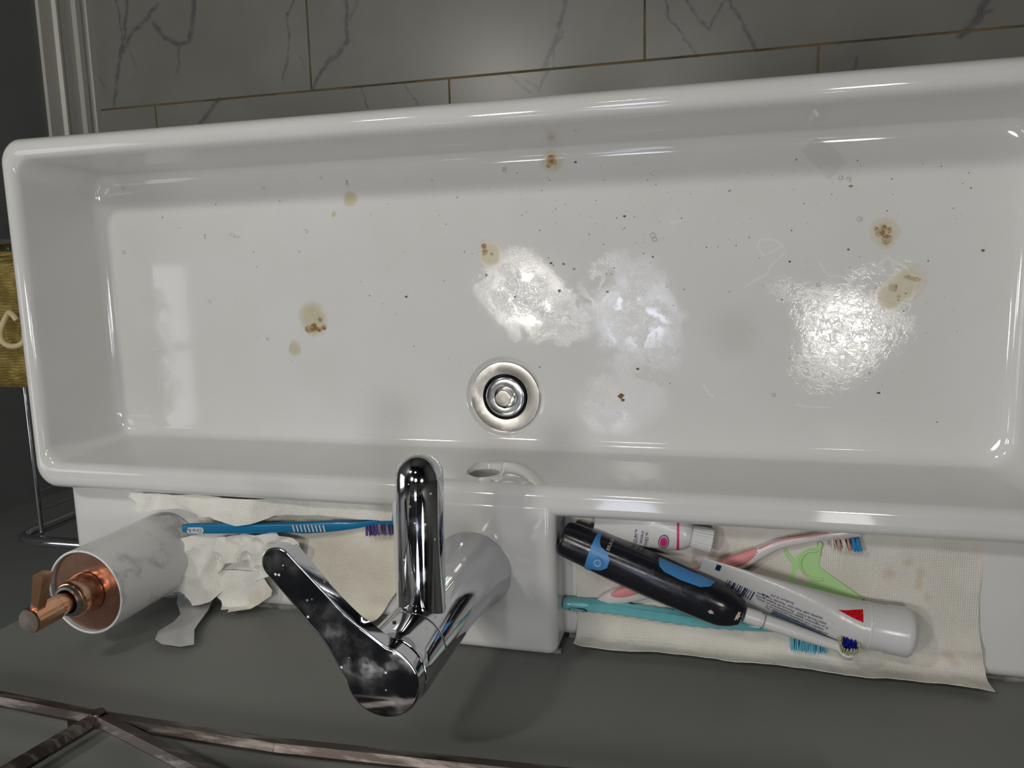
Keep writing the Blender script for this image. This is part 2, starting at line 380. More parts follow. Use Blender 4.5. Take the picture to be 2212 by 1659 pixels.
# ------------------------------------------------------------------ ceramic
def px(l, z=.76): return [at(*p, z) for p in l]
def ceramic(name, stains=False):
    t = NT(name); b = t.b; P = t.pos()
    col = (.70, .70, .685); rough = None
    n1 = t.noise(P, 14, 4)
    c = t.mix(t.ramp(n1.outputs[0], .3, .75), (.69, .69, .67), (.72, .72, .71))
    if stains:
        W = warp(t, P, 70, .010); W2 = warp(t, P, 220, .004)
        fine = t.ramp(t.noise(P, 900, 3, .7).outputs[0], .35, .62)
        mid = t.ramp(t.noise(P, 160, 5, .65).outputs[0], .42, .62)
        def blob(x, y, r, V=W, z=.76):
            q = at(x, y, z); return (q, q, r / 2350, 1.)
        pale = seg_marks(t, W, [blob(676, 686, 46), blob(682, 700, 36), blob(637, 751, 22), blob(757, 429, 20), blob(722, 464, 8), blob(750, 395, 7), blob(1060, 548, 36), blob(1910, 500, 33), blob(1913, 518, 24), (at(1928, 638, .76), at(1962, 606, .76), 38 / 2350, 1.), blob(1193, 348, 30)])
        c = t.mix(t.math('MULTIPLY', t.math('MULTIPLY', t.ramp(pale, .0, .6), t.ramp(mid, .0, .8, .6, 1.)), .42), c, srgb(196, 182, 128))
        brown = seg_marks(t, W2, [blob(668, 711, 13), blob(678, 708, 14), blob(700, 707, 9), blob(693, 690, 8), blob(690, 712, 9), blob(1046, 532, 8), blob(1047, 545, 9), blob(1062, 550, 5), blob(1901, 502, 11), blob(1915, 517, 13), blob(1921, 497, 8), blob(1908, 492, 8), blob(1893, 494, 6), blob(1929, 621, 11), (at(1958, 599, .76), at(1982, 603, .76), 6 / 2350, 1.), blob(1940, 640, 5), blob(1191, 341, 8), blob(1199, 352, 7), blob(1185, 358, 6), blob(1191, 346, 14)])
        brown = t.math('MULTIPLY', t.ramp(brown, .1, .45), t.ramp(mid, .1, .7, .35, 1.))
        c = t.mix(t.math('MULTIPLY', brown, .85), c, srgb(138, 96, 40))
        grey = seg_marks(t, W, [blob(1582, 722, 78)])  # dark blotch of a reflection, painted into the glaze colour
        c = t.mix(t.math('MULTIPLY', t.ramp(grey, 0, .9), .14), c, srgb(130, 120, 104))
        # dried soap film: brighter crust with crackled edge and rough glaze
        W4 = warp(t, P, 28, .045)
        film = seg_marks(t, W4, [(at(1800, 690, .76), at(1890, 700, .76), 100 / 2350, 1.), (at(1760, 790, .76), at(1850, 760, .76), 80 / 2350, .9), (at(1700, 620, .76), at(1780, 650, .76), 55 / 2350, .8), (at(1850, 600, .76), at(1960, 570, .76), 26 / 2350, .6), (at(1960, 690, .76), at(1880, 760, .76), 36 / 2350, .8)])
        vor = t.node('ShaderNodeTexVoronoi'); vor.feature = 'DISTANCE_TO_EDGE'; vor.inputs['Scale'].default_value = 170; t.L(W2, vor.inputs['Vector'])
        crack = t.math('MULTIPLY', t.ramp(vor.outputs['Distance'], .01, .10, 1., 0.), t.ramp(t.noise(W2, 130, 3).outputs[0], .4, .6))
        lace = t.ramp(t.math('ABSOLUTE', t.math('SUBTRACT', t.noise(W2, 46, 6, .62).outputs[0], .5)), .0, .035, 1., 0.)
        crust = t.math('MULTIPLY', t.ramp(film, .05, .9), t.math('MAXIMUM', t.math('MULTIPLY', crack, .9), t.math('MAXIMUM', t.math('MULTIPLY', lace, .6), t.math('MULTIPLY', mid, .45))))
        lines = seg_marks(t, W, [(at(*a, .76), at(*b_, .76), 5 / 2350, .9) for a, b_ in [((1612, 618), (1650, 596)), ((1650, 596), (1690, 545)), ((1635, 535), (1640, 518)), ((1640, 518), (1675, 516)), ((1675, 516), (1692, 532)), ((1692, 532), (1650, 550)), ((1650, 550), (1635, 535)), ((1770, 568), (1790, 596)), ((1790, 596), (1828, 600)), ((1860, 590), (1920, 555)), ((1920, 555), (1985, 600)), ((1985, 600), (1960, 660)), ((1960, 660), (1920, 695)), ((1780, 810), (1840, 780)), ((1730, 740), (1790, 765)), ((1450, 484), (1470, 478)), ((1940, 765), (1955, 760)), ((1520, 830), (1540, 855)), ((1726, 872), (1790, 880))]])
        lines = t.math('MULTIPLY', t.ramp(lines, .25, .8), .5)
        white = t.math('MAXIMUM', t.math('MULTIPLY', crust, .42), lines)
        c = t.mix(white, c, (.86, .87, .86))
        c = t.mix(t.math('MULTIPLY', t.ramp(pale, .05, .6), .42), c, srgb(172, 160, 108))
        c = t.mix(t.math('MULTIPLY', brown, .8), c, srgb(132, 90, 36))
        dust = seg_marks(t, W4, [(at(1100, 620, .76), at(1200, 690, .76), 100 / 2350, 1.), (at(1350, 620, .76), at(1390, 740, .76), 115 / 2350, 1.), (at(1300, 860, .76), at(1400, 860, .76), 80 / 2350, 1.), (at(320, 650, .76), at(350, 860, .76), 70 / 2350, .8)])
        dsp = t.math('MULTIPLY', t.math('MULTIPLY', t.ramp(dust, .0, 1.), fine), t.ramp(t.noise(W4, 60, 4).outputs[0], .3, .65))
        # water splash marks on walls: faint strokes
        r0 = t.math('ADD', .07, t.math('MULTIPLY', dsp, .06))
        r1 = t.math('ADD', r0, t.math('MULTIPLY', crust, .16))
        r2 = t.math('ADD', r1, t.math('MULTIPLY', t.ramp(pale, .1, .5), .25))
        t.L(r2, b.inputs['Roughness'])
        hgt = t.math('ADD', t.math('MULTIPLY', crust, 1.), t.math('MULTIPLY', dsp, .9))
        t.bump(hgt, .16, .0005)
    else:
        b.inputs['Roughness'].default_value = .07
    t.L(c, b.inputs['Base Color'])
    b.inputs['Specular IOR Level'].default_value = .5
    return t.m
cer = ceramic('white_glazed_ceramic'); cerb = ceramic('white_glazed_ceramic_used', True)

def _fr(c, a, b, h, n):   # fractions along a long side, angularly even as seen from the drain
    t0, t1 = math.atan((a - c) / h), math.atan((b - c) / h)
    return [(c + h * math.tan(t0 + (t1 - t0) * i / n) - a) / (b - a) for i in range(1, n)]
_FB = _fr(-.1905, -.60, .20, .055, 46); _FF = _fr(-.1905, -.60, .20, .21, 30); _FS = [i / 10 for i in range(1, 10)]
def rrect(x0, x1, y0, y1, r, z, m=8, k=None):
    pts = []
    sides = [[1 - f for f in _FF][::-1], _FS, _FB, _FS]
    for q_, (cx_, cy_, a0) in enumerate(((x1 - r, y1 - r, 0), (x0 + r, y1 - r, 90), (x0 + r, y0 + r, 180), (x1 - r, y0 + r, 270))):
        arc = [(cx_ + r * math.cos(math.radians(a0 + 90 * i / m)), cy_ + r * math.sin(math.radians(a0 + 90 * i / m)), z) for i in range(m + 1)]
        if pts:
            a = pts[-1]; b = arc[0]; pts += [tuple(a[q] + (b[q] - a[q]) * f for q in range(3)) for f in sides[q_ - 1]]
        pts += arc
    a = pts[-1]; b = pts[0]; pts += [tuple(a[q] + (b[q] - a[q]) * f for q in range(3)) for f in sides[3]]
    return pts
X0, X1, Y0, Y1 = -.657, .272, -.2045, .1332
RT, ZF = .85, .76
DR = (-.1905, -.118)
def lv(l, r, f_, b, z, rad): return rrect(X0 + l, X1 - r, Y0 + b, Y1 - f_, rad, z)
rings = [lv(.004, .004, .004, .004, .70, .02), lv(0, 0, 0, 0, .705, .022), lv(0, 0, 0, 0, .839, .022)]
for a in (25, 50, 70, 90):
    s = .010 * (1 - math.cos(math.radians(a))); q = .010 * math.sin(math.radians(a)); rings.append(lv(s, s, s, s, .8396 + q, .022 - s * .5))
rings.append(lv(.0105, .0105, .0105, .0105, .8496, .017))
# inner lip: insets at top l, r, f, b
def inner(t, z, rad):  # t 0 at lip, 1 at wall bottom
    a = (.0198, .0210, .0207, .0267); b_ = (.027, .036, .0262, .036)
    v = [a[i] + (b_[i] - a[i]) * t for i in range(4)]; return lv(v[0], v[1], v[2], v[3], z, rad)
def lip(s, q): return rrect(X0 + .0115 + s, X1 - .0120 - .0008 + s * -1, Y0 + .0185 + s, Y1 - .0125 - s, .016, .8496 - q)
for a in (0, 0, 22, 45, 68, 84):
    s_ = .008 * math.sin(math.radians(a)); q = .008 * (1 - math.cos(math.radians(a)))
    rings.append(lip(s_ - (.0005 if len(rings) == 8 else 0), q))
for tt in (.08, .35, .65, .93): rings.append(inner(tt, .8425 - (.8425 - .772) * tt, .018 + .006 * tt))
def fil(a):
    s = .011 * (1 - math.cos(math.radians(a))); q = .011 * math.sin(math.radians(a))
    return lv(.0268 + s, .0358 + s, .0260 + s, .0358 + s, .7715 - q, .024)
for a in (18, 36, 54, 72, 90): rings.append(fil(a))
N = len(rings[0])
def circ(r, z, like):
    out = []
    for i in range(N):
        dx, dy = like[i][0] - DR[0], like[i][1] - DR[1]; th = math.atan2(dy, dx); out.append((DR[0] + r * math.cos(th), DR[1] + r * math.sin(th), z))
    return out
last = rings[-1]; zf = last[0][2]
zmap = zf
dists = [math.hypot(p[0] - DR[0], p[1] - DR[1]) for p in last]
# fillet loop comes closer to the drain than the dish at the back, so the dish radius stays inside it
cnt = [(.0405, zf - .0002), (.0390, zf - .0010), (.0360, zf - .0018), (.0325, zf - .0022), (.0225, zf - .0030), (.0215, zf - .045)]
# radial re-sampling of the dish so that vertices are evenly spread
def even(r, z):
    th0 = math.atan2(last[0][1] - DR[1], last[0][0] - DR[0])
    A = [math.atan2(p[1] - DR[1], p[0] - DR[0]) for p in last]
    return [(DR[0] + r * math.cos(a), DR[1] + r * math.sin(a), z) for a in A]
for s_, z in ((.0002, zf), (.0006, zf)): rings.append(lv(.0378 + s_, .0468 + s_, .0370 + s_, .0468 + s_, z, .024))
cnt = [(.0389, zf), (.0385, zf), (.0379, zf - .0003), (.0366, zf - .0011), (.0352, zf - .0018), (.0342, zf - .0022), (.0325, zf - .00225), (.0225, zf - .0030), (.0215, zf - .045)]
for r, z in cnt: rings.append(even(r, z))
V, Fc = loft(rings, cap0=False, cap1=True)
basin = mk('wash_basin', V, Fc, cerb, loc=((X0 + X1) / 2, (Y0 + Y1) / 2, .70), smooth=50); fixn(basin)
tag(basin, 'long white ceramic trough wash basin with stained bottom and chrome tap', 'basin')
# overflow hole cut in the back inner wall
ov = at(1047, 1036, .818)
cut = lathe('cut', [(.0150, -.03), (.0150, .03)], (ov[0], -.174, ov[2]), None, axis=(0, 1, 0.1), seg=40)
md = basin.modifiers.new('b', 'BOOLEAN'); md.object = cut; md.operation = 'DIFFERENCE'; md.solver = 'EXACT'
dg = bpy.context.evaluated_depsgraph_get(); dg.update()
nm = bpy.data.meshes.new_from_object(basin.evaluated_get(dg)); basin.modifiers.clear()
if len(nm.polygons) > 500: basin.data = nm; nm.shade_smooth(); nm.set_sharp_from_angle(angle=math.radians(45)); wn(basin)
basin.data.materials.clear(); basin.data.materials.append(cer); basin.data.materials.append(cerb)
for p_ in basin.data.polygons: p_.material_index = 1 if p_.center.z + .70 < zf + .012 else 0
bpy.data.objects.remove(cut)
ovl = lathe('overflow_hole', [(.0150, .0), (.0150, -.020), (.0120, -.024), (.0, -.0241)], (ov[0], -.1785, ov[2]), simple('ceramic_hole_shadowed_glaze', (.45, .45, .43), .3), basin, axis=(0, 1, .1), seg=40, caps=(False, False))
# deck for the tap and the lower ledges on both sides
def rbox(name, lo, hi, bev, mat, parent, seg=4): return box(name, lo, hi, mat, parent, bev, seg)
rbox('tap_deck', (-.2735, YB + .0005, .78), (-.1255, -.189, .8502), .009, cer, basin)
led = box('back_ledge', (-.6515, YB + .003, .72), (.262, -.196, .815), cer, basin, .010, 4)
# silicone bead between ceramic and wall
sil = NT('silicone_bead'); sn = sil.noise(sil.pos(), 60, 5)
sil.L(sil.mix(sil.ramp(sn.outputs[0], .4, .62), srgb(86, 86, 80), srgb(128, 128, 122)), sil.b.inputs['Base Color']); sil.b.inputs['Roughness'].default_value = .4
def wob(pts, a): return [(x + random.uniform(-a, a), y + random.uniform(-a, a) * .3, z + random.uniform(-a, a)) for x, y, z in pts]
bead = [(x, YB + .001, .8065) for x in np.linspace(-.645, -.277, 60)]
o = tubes_mesh('silicone_bead', [(wob(bead, .0007), .0042), (wob([(x, YB + .001, .8065) for x in np.linspace(-.122, .26, 60)], .0007), .0042), (wob([(x, YB + .0005, .838) for x in np.linspace(-.272, -.124, 30)], .0004), .0035)], sil.m, basin, 8)

# cabinet carrying the basin
cab = thing('vanity_cabinet', (-.19, -.06, 0), 'white vanity cabinet under the long basin', 'cabinet')
cabm = simple('white_cabinet_laquer', srgb(205, 205, 200), .35)
box('body', (-.64, YB + .001, .06), (.255, .10, .700), cabm, cab, .003)
for a, b in ((-.638, -.195), (-.190, .253)):
    d = box('door', (a, .10, .07), (b, .118, .695), cabm, cab, .002); box('handle', ((a + b) / 2 - .05, .118, .60), ((a + b) / 2 + .05, .128, .61), simple('handle_steel', (.6, .6, .6), .3, 1.), d, .002)
box('plinth', (-.62, YB + .001, 0), (.235, .07, .06), cabm, cab)

# ------------------------------------------------------------------ metals
def chrome(name, col=(.62, .63, .66), spots=True, rough=.05, smear=.35):
    t = NT(name); b = t.b; tc = t.pos(); b.inputs['Metallic'].default_value = 1.
    sm = t.ramp(t.noise(tc, 38, 5, .6).outputs[0], .45, .75)
    c = t.mix(t.math('MULTIPLY', sm, .15), col, (.8, .8, .84))
    r = t.math('ADD', rough, t.math('MULTIPLY', sm, smear * .5))
    if spots:
        v = t.node('ShaderNodeTexVoronoi'); v.inputs['Scale'].default_value = 150; t.L(tc, v.inputs['Vector'])
        cn = t.ramp(v.outputs['Color'], .55, .80)  # only some cells carry a drop
        sp = t.math('MULTIPLY', t.ramp(v.outputs['Distance'], .10, .16, 1., 0.), cn)
        c = t.mix(t.math('MULTIPLY', sp, .85), c, (.72, .72, .74)); r = t.math('ADD', r, t.math('MULTIPLY', sp, .5))
        t.L(t.math('SUBTRACT', 1., t.math('MULTIPLY', sp, .85)), b.inputs['Metallic'])
    t.L(c, b.inputs['Base Color']); t.L(r, b.inputs['Roughness']); return t.m
chr_ = chrome('chrome_spotted'); chp = chrome('chrome_plain', spots=False, smear=.1)
brushed = chrome('tarnished_steel', (.60, .58, .53), False, .22, .35)
darkch = chrome('chrome_dark', (.30, .31, .34), False, .12)

# ------------------------------------------------------------------ drain
dz = zf - .0022
dr = thing('pop_up_drain', (DR[0], DR[1], dz - .003), 'round chrome pop-up drain in the basin bottom below the overflow hole', 'drain')
lathe('flange', [(.0216, -.012), (.0216, .0012), (.0218, .0016), (.0222, .0018), (.0270, .0021), (.0326, .0023), (.0332, .0020), (.0336, .0012), (.0336, -.0008), (.0225, -.0012), (.0225, -.012)], (DR[0], DR[1], dz), brushed, dr, 72, caps=(False, False))
lathe('plug', [(.0, -.010), (.0098, -.010), (.0100, .0002), (.0104, .0009), (.0112, .0012), (.0150, .0014), (.0182, .0010), (.0188, .0004), (.0190, -.0008), (.0190, -.010)], (DR[0] - .0005, DR[1] - .0005, dz), darkch if False else chrome('plug_metal', (.74, .75, .75), False, .16, .6), dr, 72, caps=(False, False))
lathe('stem', [(.0076, -.012), (.0076, .0018), (.0073, .0021), (.0068, .0022), (.0020, .0022), (.0, .0022)], (DR[0] - .0020, DR[1] - .0016, dz), brushed, dr, 40, caps=(True, False))
lathe('waste_pipe', [(.0214, -.04), (.0214, -.009), (.0190, -.009), (.0190, -.04)], (DR[0], DR[1], dz), simple('pipe_dark', (.02, .02, .025), .5, .6), dr, 48, caps=(True, False))

# ------------------------------------------------------------------ tap
TC = Vector((-.199, -.2545, .850))
tap = thing('basin_mixer_tap', TC, 'chrome single-lever mixer tap with water spots standing on the basin deck', 'tap')
lathe('body', [(.0345, .0004), (.0345, .003), (.0325, .007), (.0295, .020), (.0278, .045), (.0265, .075), (.0262, .112), (.0262, .1385), (.0254, .1395), (.02, .14)], TC, chp, tap, 72)
lathe('cartridge_collar', [(.0252, .1395), (.0258, .1402), (.0262, .142), (.0262, .166), (.0256, .170), (.0246, .1735), (.020, .1745)], TC, chp, tap, 72)
# spout: fat round tube with a domed end, hollow outlet beneath
sp0, sp1 = Vector((-.1975, -.250, .9700)), Vector((-.1955, -.1395, .9690))
path, wh = [], []
for i in range(9): path.append(sp0.lerp(sp1, i / 8)); wh.append((.0167, .0160))
d_ = (sp1 - sp0).normalized()
for a in (15, 30, 45, 60, 72, 82, 88): path.append(sp1 + d_ * .0167 * math.sin(math.radians(a))); wh.append((.0167 * math.cos(math.radians(a)), .0160 * math.cos(math.radians(a))))
sp = sweep('spout', path, wh, chr_, tap, 40)
lathe('aerator', [(.0, -.0175), (.0105, -.0175), (.0118, -.016), (.0118, .0)], (sp1.x, sp1.y - .001, .9690), darkch, sp, 36, caps=(False, True))
# lever: slab with round head over the cartridge tapering to a rounded paddle
def lever_outline():
    c0 = Vector((TC.x - .0005, TC.y - .0005)); c1 = Vector(at(596, 1222, 1.041)[:2]); ax = (c1 - c0).normalized(); nr = Vector((-ax.y, ax.x)); Lh = (c1 - c0).length
    r0, r1 = .0247, .0112; out = []
    for i in range(33):       # far (paddle) end half circle
        a = math.radians(90 - 180 * i / 32); out.append(c1 + ax * r1 * math.cos(a) * 1.05 + nr * r1 * math.sin(a))
    side = [(Lh * .55, .0122), (Lh * .38, .0132), (Lh * .30, .0155), (.020, .0188)]
    for s, w_ in spl([(Lh * .98, .0112), (Lh * .6, .0122), (Lh * .42, .0134), (Lh * .32, .0158), (r0 * .62, r0 * .785)], 16)[1:-1]: out.append(c0 + ax * s - nr * w_)
    a0 = math.asin(.785)
    for i in range(41):
        a = -a0 - (2 * math.pi - 2 * a0) * i / 40; out.append(c0 + ax * r0 * math.cos(a) + nr * r0 * math.sin(a))
    for s, w_ in spl([(r0 * .62, r0 * .785), (Lh * .32, .0158), (Lh * .42, .0134), (Lh * .6, .0122), (Lh * .98, .0112)], 16)[1:-1]: out.append(c0 + ax * s + nr * w_)
    return [tuple(p) for p in out], c0, ax, Lh
LO, c0, axl, Lh = lever_outline()
lev = slab2d('lever', LO, 1.0245, .0105, chr_, tap, .0016)
for v in lev.data.vertices:   # paddle rises gently away from the head
    w_ = v.co + TC; s = (Vector((w_.x, w_.y)) - c0).dot(axl); v.co.z += s * .045
fixn(lev); lev.data.shade_smooth(); lev.data.set_sharp_from_angle(angle=math.radians(35))
# thicker grip block under the paddle end and the small temperature mark
gr = [tuple(c0 + axl * s + Vector((-axl.y, axl.x)) * w_) for s, w_ in ((Lh * .70, .0085), (Lh * 1.03, .0085), (Lh * 1.06, 0), (Lh * 1.03, -.0095), (Lh * .70, -.0095))]
slab2d('grip', gr, 1.0235, .005, chp, lev, .001)
q = at(833, 1385, .1 + .905)
lathe('temperature_mark', [(.0, 0), (.0013, 0), (.0013, .0008), (.0, .0008)], (TC.x - .0262 * .12, TC.y + .0262 * .993, .850 + .157), simple('mark_red', (.09, .01, .01), .4), tap, 16, axis=(-.12, 1, 0))

# ------------------------------------------------------------------ lamp fixtures
fxm = simple('fixture_satin_metal', (.25, .25, .25), .4, .9)
vl = thing('vanity_light', (-.1, YB, 1.82), 'vanity light bar with three lamp heads on the back wall above the frame', 'light')
box('back_plate', (-.55, YB, 1.805), (.38, YB + .02, 1.845), fxm, vl, .004)
for (lx, ly, lz), dia, pw, lc in LAMPS:
    sweep('arm', [(lx, YB + .018, 1.83), (lx, (YB + ly) / 2, 1.84), (lx, ly, 1.835)], [.006] * 3, fxm, vl, 12, up=(1, 0, 0))
    hd = lathe('lamp_head', [(dia / 2 + .006, .001), (dia / 2 + .006, .035), (.02, .06), (0, .06), (0, .056), (.018, .055), (dia / 2 + .002, .032), (dia / 2 + .002, .001)], (lx, ly, lz), fxm, vl, 40, caps=(False, False))
    lamp('lamp', (lx, ly, lz + .004), dia, pw, lc, parent=vl)
for (lx, ly, lz), dia, pw, lc in CEIL_FILL:
    cl_ = thing('ceiling_fill_light', (lx, ly, 2.4), 'added round ceiling fill light above the floor ' + ('on the window side' if lx < -.5 else 'in front of the basin'), 'light')
    lathe('trim_ring', [(dia / 2 + .002, .0), (dia / 2 + .02, .0), (dia / 2 + .015, -.008), (dia / 2 + .002, -.010)], (lx, ly, 2.4), bbm, cl_, 40, caps=(False, False))
    lamp('lamp', (lx, ly, lz), dia, pw, lc, parent=cl_)
pl = thing('picture_light', (-.212, YB, 1.69), 'small cool strip light fixed to the wall under the vanity bar', 'light')
box('housing', (-.275, YB, 1.700), (-.150, YB + .03, 1.725), fxm, pl, .003)
lamp('lamp', (-.212, YB + .018, 1.698), .10, .12, (.85, .88, 1.), parent=pl, shape='RECTANGLE', sy=.022)

# ------------------------------------------------------------------ soap dispenser
DC = Vector((-.5333, -.2719, .815))
cm = NT('white_marbled_resin'); P = cm.pos(); WPc = warp(cm, P, 30, .03)
wv = cm.noise(WPc, 17, 6, .6); vv = cm.ramp(cm.math('ABSOLUTE', cm.math('SUBTRACT', wv.outputs[0], .5)), .0, .06, 1., 0.)
vg = cm.math('MULTIPLY', vv, cm.ramp(cm.noise(P, 28, 3).outputs[0], .42, .62))
cm.L(cm.mix(cm.math('MULTIPLY', vg, .4), (.80, .79, .77), srgb(96, 100, 108)), cm.b.inputs['Base Color']); cm.b.inputs['Roughness'].default_value = .38
cop = NT('rose_copper'); cb = cop.b; cb.inputs['Metallic'].default_value = 1; n = cop.ramp(cop.noise(cop.pos(), 60, 5, .65).outputs[0], .42, .68)
cop.L(cop.mix(n, (.80, .42, .24), (.70, .46, .34)), cb.inputs['Base Color']); cop.L(cop.math('ADD', .12, cop.math('MULTIPLY', n, .25)), cb.inputs['Roughness'])
copd = NT('copper_disc_tarnished'); cb = copd.b; cb.inputs['Metallic'].default_value = .85; n = copd.ramp(copd.noise(copd.pos(), 40, 5, .65).outputs[0], .4, .7)
copd.L(copd.mix(n, (.36, .19, .13), (.42, .25, .18)), cb.inputs['Base Color']); cb.inputs['Roughness'].default_value = .25
sd = thing('soap_dispenser', DC, 'tall white marbled soap dispenser with rose copper pump beside the crumpled tissue', 'soap dispenser')
lathe('body', [(.0, .0), (.0372, .0), (.0388, .0015), (.0388, .1085), (.0384, .1097), (.0374, .1101), (.0366, .1095), (.0364, .1045), (.0, .1045)], DC, cm.m, sd, 72, caps=(False, False))
lid = lathe('lid_plate', [(.0, .1047), (.0363, .1047), (.0363, .1061), (.0357, .1064), (.0, .1064)], DC, copd.m, sd, 64, caps=(False, False))
DP = DC + Vector((0, 0, -.0295))
lathe('pump_collar', [(.0178, .1369), (.0178, .1405), (.0172, .1425), (.0165, .147), (.0162, .1535), (.0148, .1560), (.0125, .1568), (.0120, .1545), (.010, .1545)], DP, cop.m, sd, 56, caps=(False, False))
lathe('collar_ring', [(.0122, .1555), (.0139, .1560), (.0141, .1575), (.0130, .1592), (.0108, .1595), (.0100, .1570)], DP, simple('worn_ring', (.30, .29, .28), .3, .9), sd, 48, caps=(False, False))
hd = lathe('pump_head', [(.0088, .1545), (.0088, .1700), (.0091, .1706), (.0104, .1712), (.0106, .1725), (.0106, .1955), (.0101, .1966), (.0, .1970)], DP, cop.m, sd, 48, caps=(True, False))
# nozzle: square bar leaving the head towards the basin, widening slightly to its tip
def barsec(y, w_, h, z): return [(DC.x + sx * w_ + (y - DC.y) * .42, y, DP.z + z + sz * h) for sx, sz in ((-1, -1), (1, -1), (1, 1), (-1, 1))]
V, Fc = loft([barsec(DC.y + .007, .0036, .0040, .1905), barsec(DC.y + .020, .0040, .0043, .1920), barsec(DC.y + .0415, .0050, .0050, .1945)])
nz = mk('nozzle', V, Fc, cop.m, hd); fixn(nz)
lathe('top_cap', [(.0, .1968), (.0099, .1968), (.0096, .1976), (.0, .1979)], DP, chrome('copper_cap_smudged', (.50, .40, .34), False, .28, .3), hd, 48, caps=(False, False))

# ------------------------------------------------------------------ papers
def papermat(name, c1, c2, emb=True, stain=None, trans=0.):
    t = NT(name); P = t.pos(); b = t.b
    n = t.noise(P, 30, 4); c = t.mix(t.ramp(n.outputs[0], .35, .7), c1, c2)
    if stain:
        W = warp(t, P, 60, .012)
        for lst, colr, amt in stain:
            c = t.mix(t.math('MULTIPLY', t.ramp(seg_marks(t, W, lst), .0, .8), amt), c, colr)
    t.L(c, b.inputs['Base Color']); b.inputs['Roughness'].default_value = .85; b.inputs['Specular IOR Level'].default_value = .15
    b.inputs['Sheen Weight'].default_value = .1
    if emb:
        v = t.node('ShaderNodeTexWave'); v.inputs['Scale'].default_value = 190; v.inputs['Distortion'].default_value = 1.2; t.L(P, v.inputs['Vector'])
        v2 = t.node('ShaderNodeTexWave'); v2.bands_direction = 'Y'; v2.inputs['Scale'].default_value = 150; v2.inputs['Distortion'].default_value = 1.2; t.L(P, v2.inputs['Vector'])
        fine = t.noise(P, 420, 4)
        h = t.math('ADD', t.math('MULTIPLY', v.outputs['Fac'], .35), t.math('ADD', t.math('MULTIPLY', v2.outputs['Fac'], .3), t.math('MULTIPLY', fine.outputs[0], .8)))
        t.bump(h, .6, .0008)
    else: t.bump(t.noise(P, 90, 5).outputs[0], .4, .001)
    return t.m
ZL = .8152
def sB(x, y, r): q = at(x, y, ZL + .002); return (q, q, r / 2620, 1.)
def sL(a, b, r): return (at(*a, ZL + .002), at(*b, ZL + .002), r / 2620, 1.)
pm = papermat('kitchen_paper', srgb(212, 209, 200), srgb(222, 219, 211), True, [
    ([sL((1990, 1235), (1985, 1262), 12), sL((2040, 1410), (2065, 1435), 16), sB(1960, 1215, 16), sB(1920, 1240, 18), sB(1800, 1465, 20), sB(2010, 1290, 12)], srgb(186, 162, 124), .35),
    ([sL((1650, 1250), (1830, 1290), 70), sL((1300, 1250), (1450, 1275), 40), sL((1560, 1200), (1660, 1230), 40)], srgb(200, 178, 168), .28),
    ([sL((1480, 1440), (1760, 1440), 24)], srgb(150, 190, 195), .35)])
def ledge_fn(z0, amp, seed, freq=26., wall_y=YB + .006, extra=None, ret=.010):
    """lies on the ledge with ripples; past the wall line it curls up"""
    def fn(x, y):
        z = z0 + amp * (.5 + .5 * fbm(x, y, freq, seed)) + (extra(x, y) if extra else 0)
        lim = wall_y + ret
        if y < lim:
            k = lim - y; z += max(0, (k * k / (2 * ret)) if k < ret else (k - ret / 2)); y = max(wall_y, lim - min(k, ret) * .9)
            y += .0015 * fbm(x, k, 40, seed + 3)
        return (x, y, z)
    return fn
OP = [(1238, 1060), (2127, 1120), (2124, 1190), (2120, 1245), (2112, 1290), (2112, 1345), (2114, 1390), (2124, 1440), (2122, 1500), (2040, 1490), (1900, 1474), (1760, 1456), (1600, 1432), (1450, 1418), (1330, 1412), (1262, 1402), (1246, 1392), (1250, 1330), (1246, 1250), (1246, 1150)]
def gap_ripple(x, y):   # long lengthwise fold near the wall
    a = math.exp(-((y + .300 + .006 * math.sin(x * 17)) / .006) ** 2) * .0035
    return a + .0012 * math.sin(x * 60 + y * 35)
kp = sheet('paper_towel', [(x, min(y, -.2068)) for x, y in [at(*p, ZL)[:2] for p in OP]], ledge_fn(ZL + .0008, .0022, 2.2, 22, extra=gap_ripple, ret=.012), pm, step=.0045, thick=.0006)
tag(kp, 'flat stained sheet of kitchen paper lining the ledge right of the tap', 'paper towel')

pw = papermat('tissue_white', srgb(228, 226, 218), srgb(238, 236, 230))
pc = papermat('tissue_cream', srgb(222, 216, 198), srgb(232, 227, 212))
def crum(amp, freq, seed):
    def e(x, y):
        a = 1 - abs(mnoise.noise(Vector((x * freq, y * freq, seed)))) * 3.2
        b_ = 1 - abs(mnoise.noise(Vector(((x + .4 * y) * freq * 1.9, (y - .3 * x) * freq * 1.9, seed + 9)))) * 3.
        return amp * max(0, a) + amp * .35 * max(0, b_) + amp * .8 * (.5 + .5 * mnoise.noise(Vector((x * 16, y * 16, seed))))
    return e
def clampo(P, right=False):
    return [(max(x, -.1245) if right else min(x, -.2748), min(y, -.2068)) for x, y in P]
def paper(label, outline, z0, amp, freq, seed, mat, step=.003, ret=.01, group=None, name='crumpled_tissue', ex=None):
    P = clampo([at(*p, z0)[:2] for p in outline]); c_ = crum(amp, freq, seed)
    e2 = (lambda x, y: c_(x, y) + ex(x, y)) if ex else c_
    o = sheet(name, P, ledge_fn(z0, .0012, seed, 30, extra=e2, ret=ret), mat, step=step, thick=.0005, smooth=28)
    return tag(o, label, 'tissue', group)
paper('cream tissue lying flat under the blue toothbrush and tap lever', [(430, 1085), (848, 1110), (870, 1260), (842, 1300), (820, 1340), (800, 1352), (778, 1352), (740, 1325), (700, 1300), (640, 1255), (560, 1230), (490, 1260), (455, 1200)], ZL + .0012, .0022, 20, 4.1, pc, .0035)
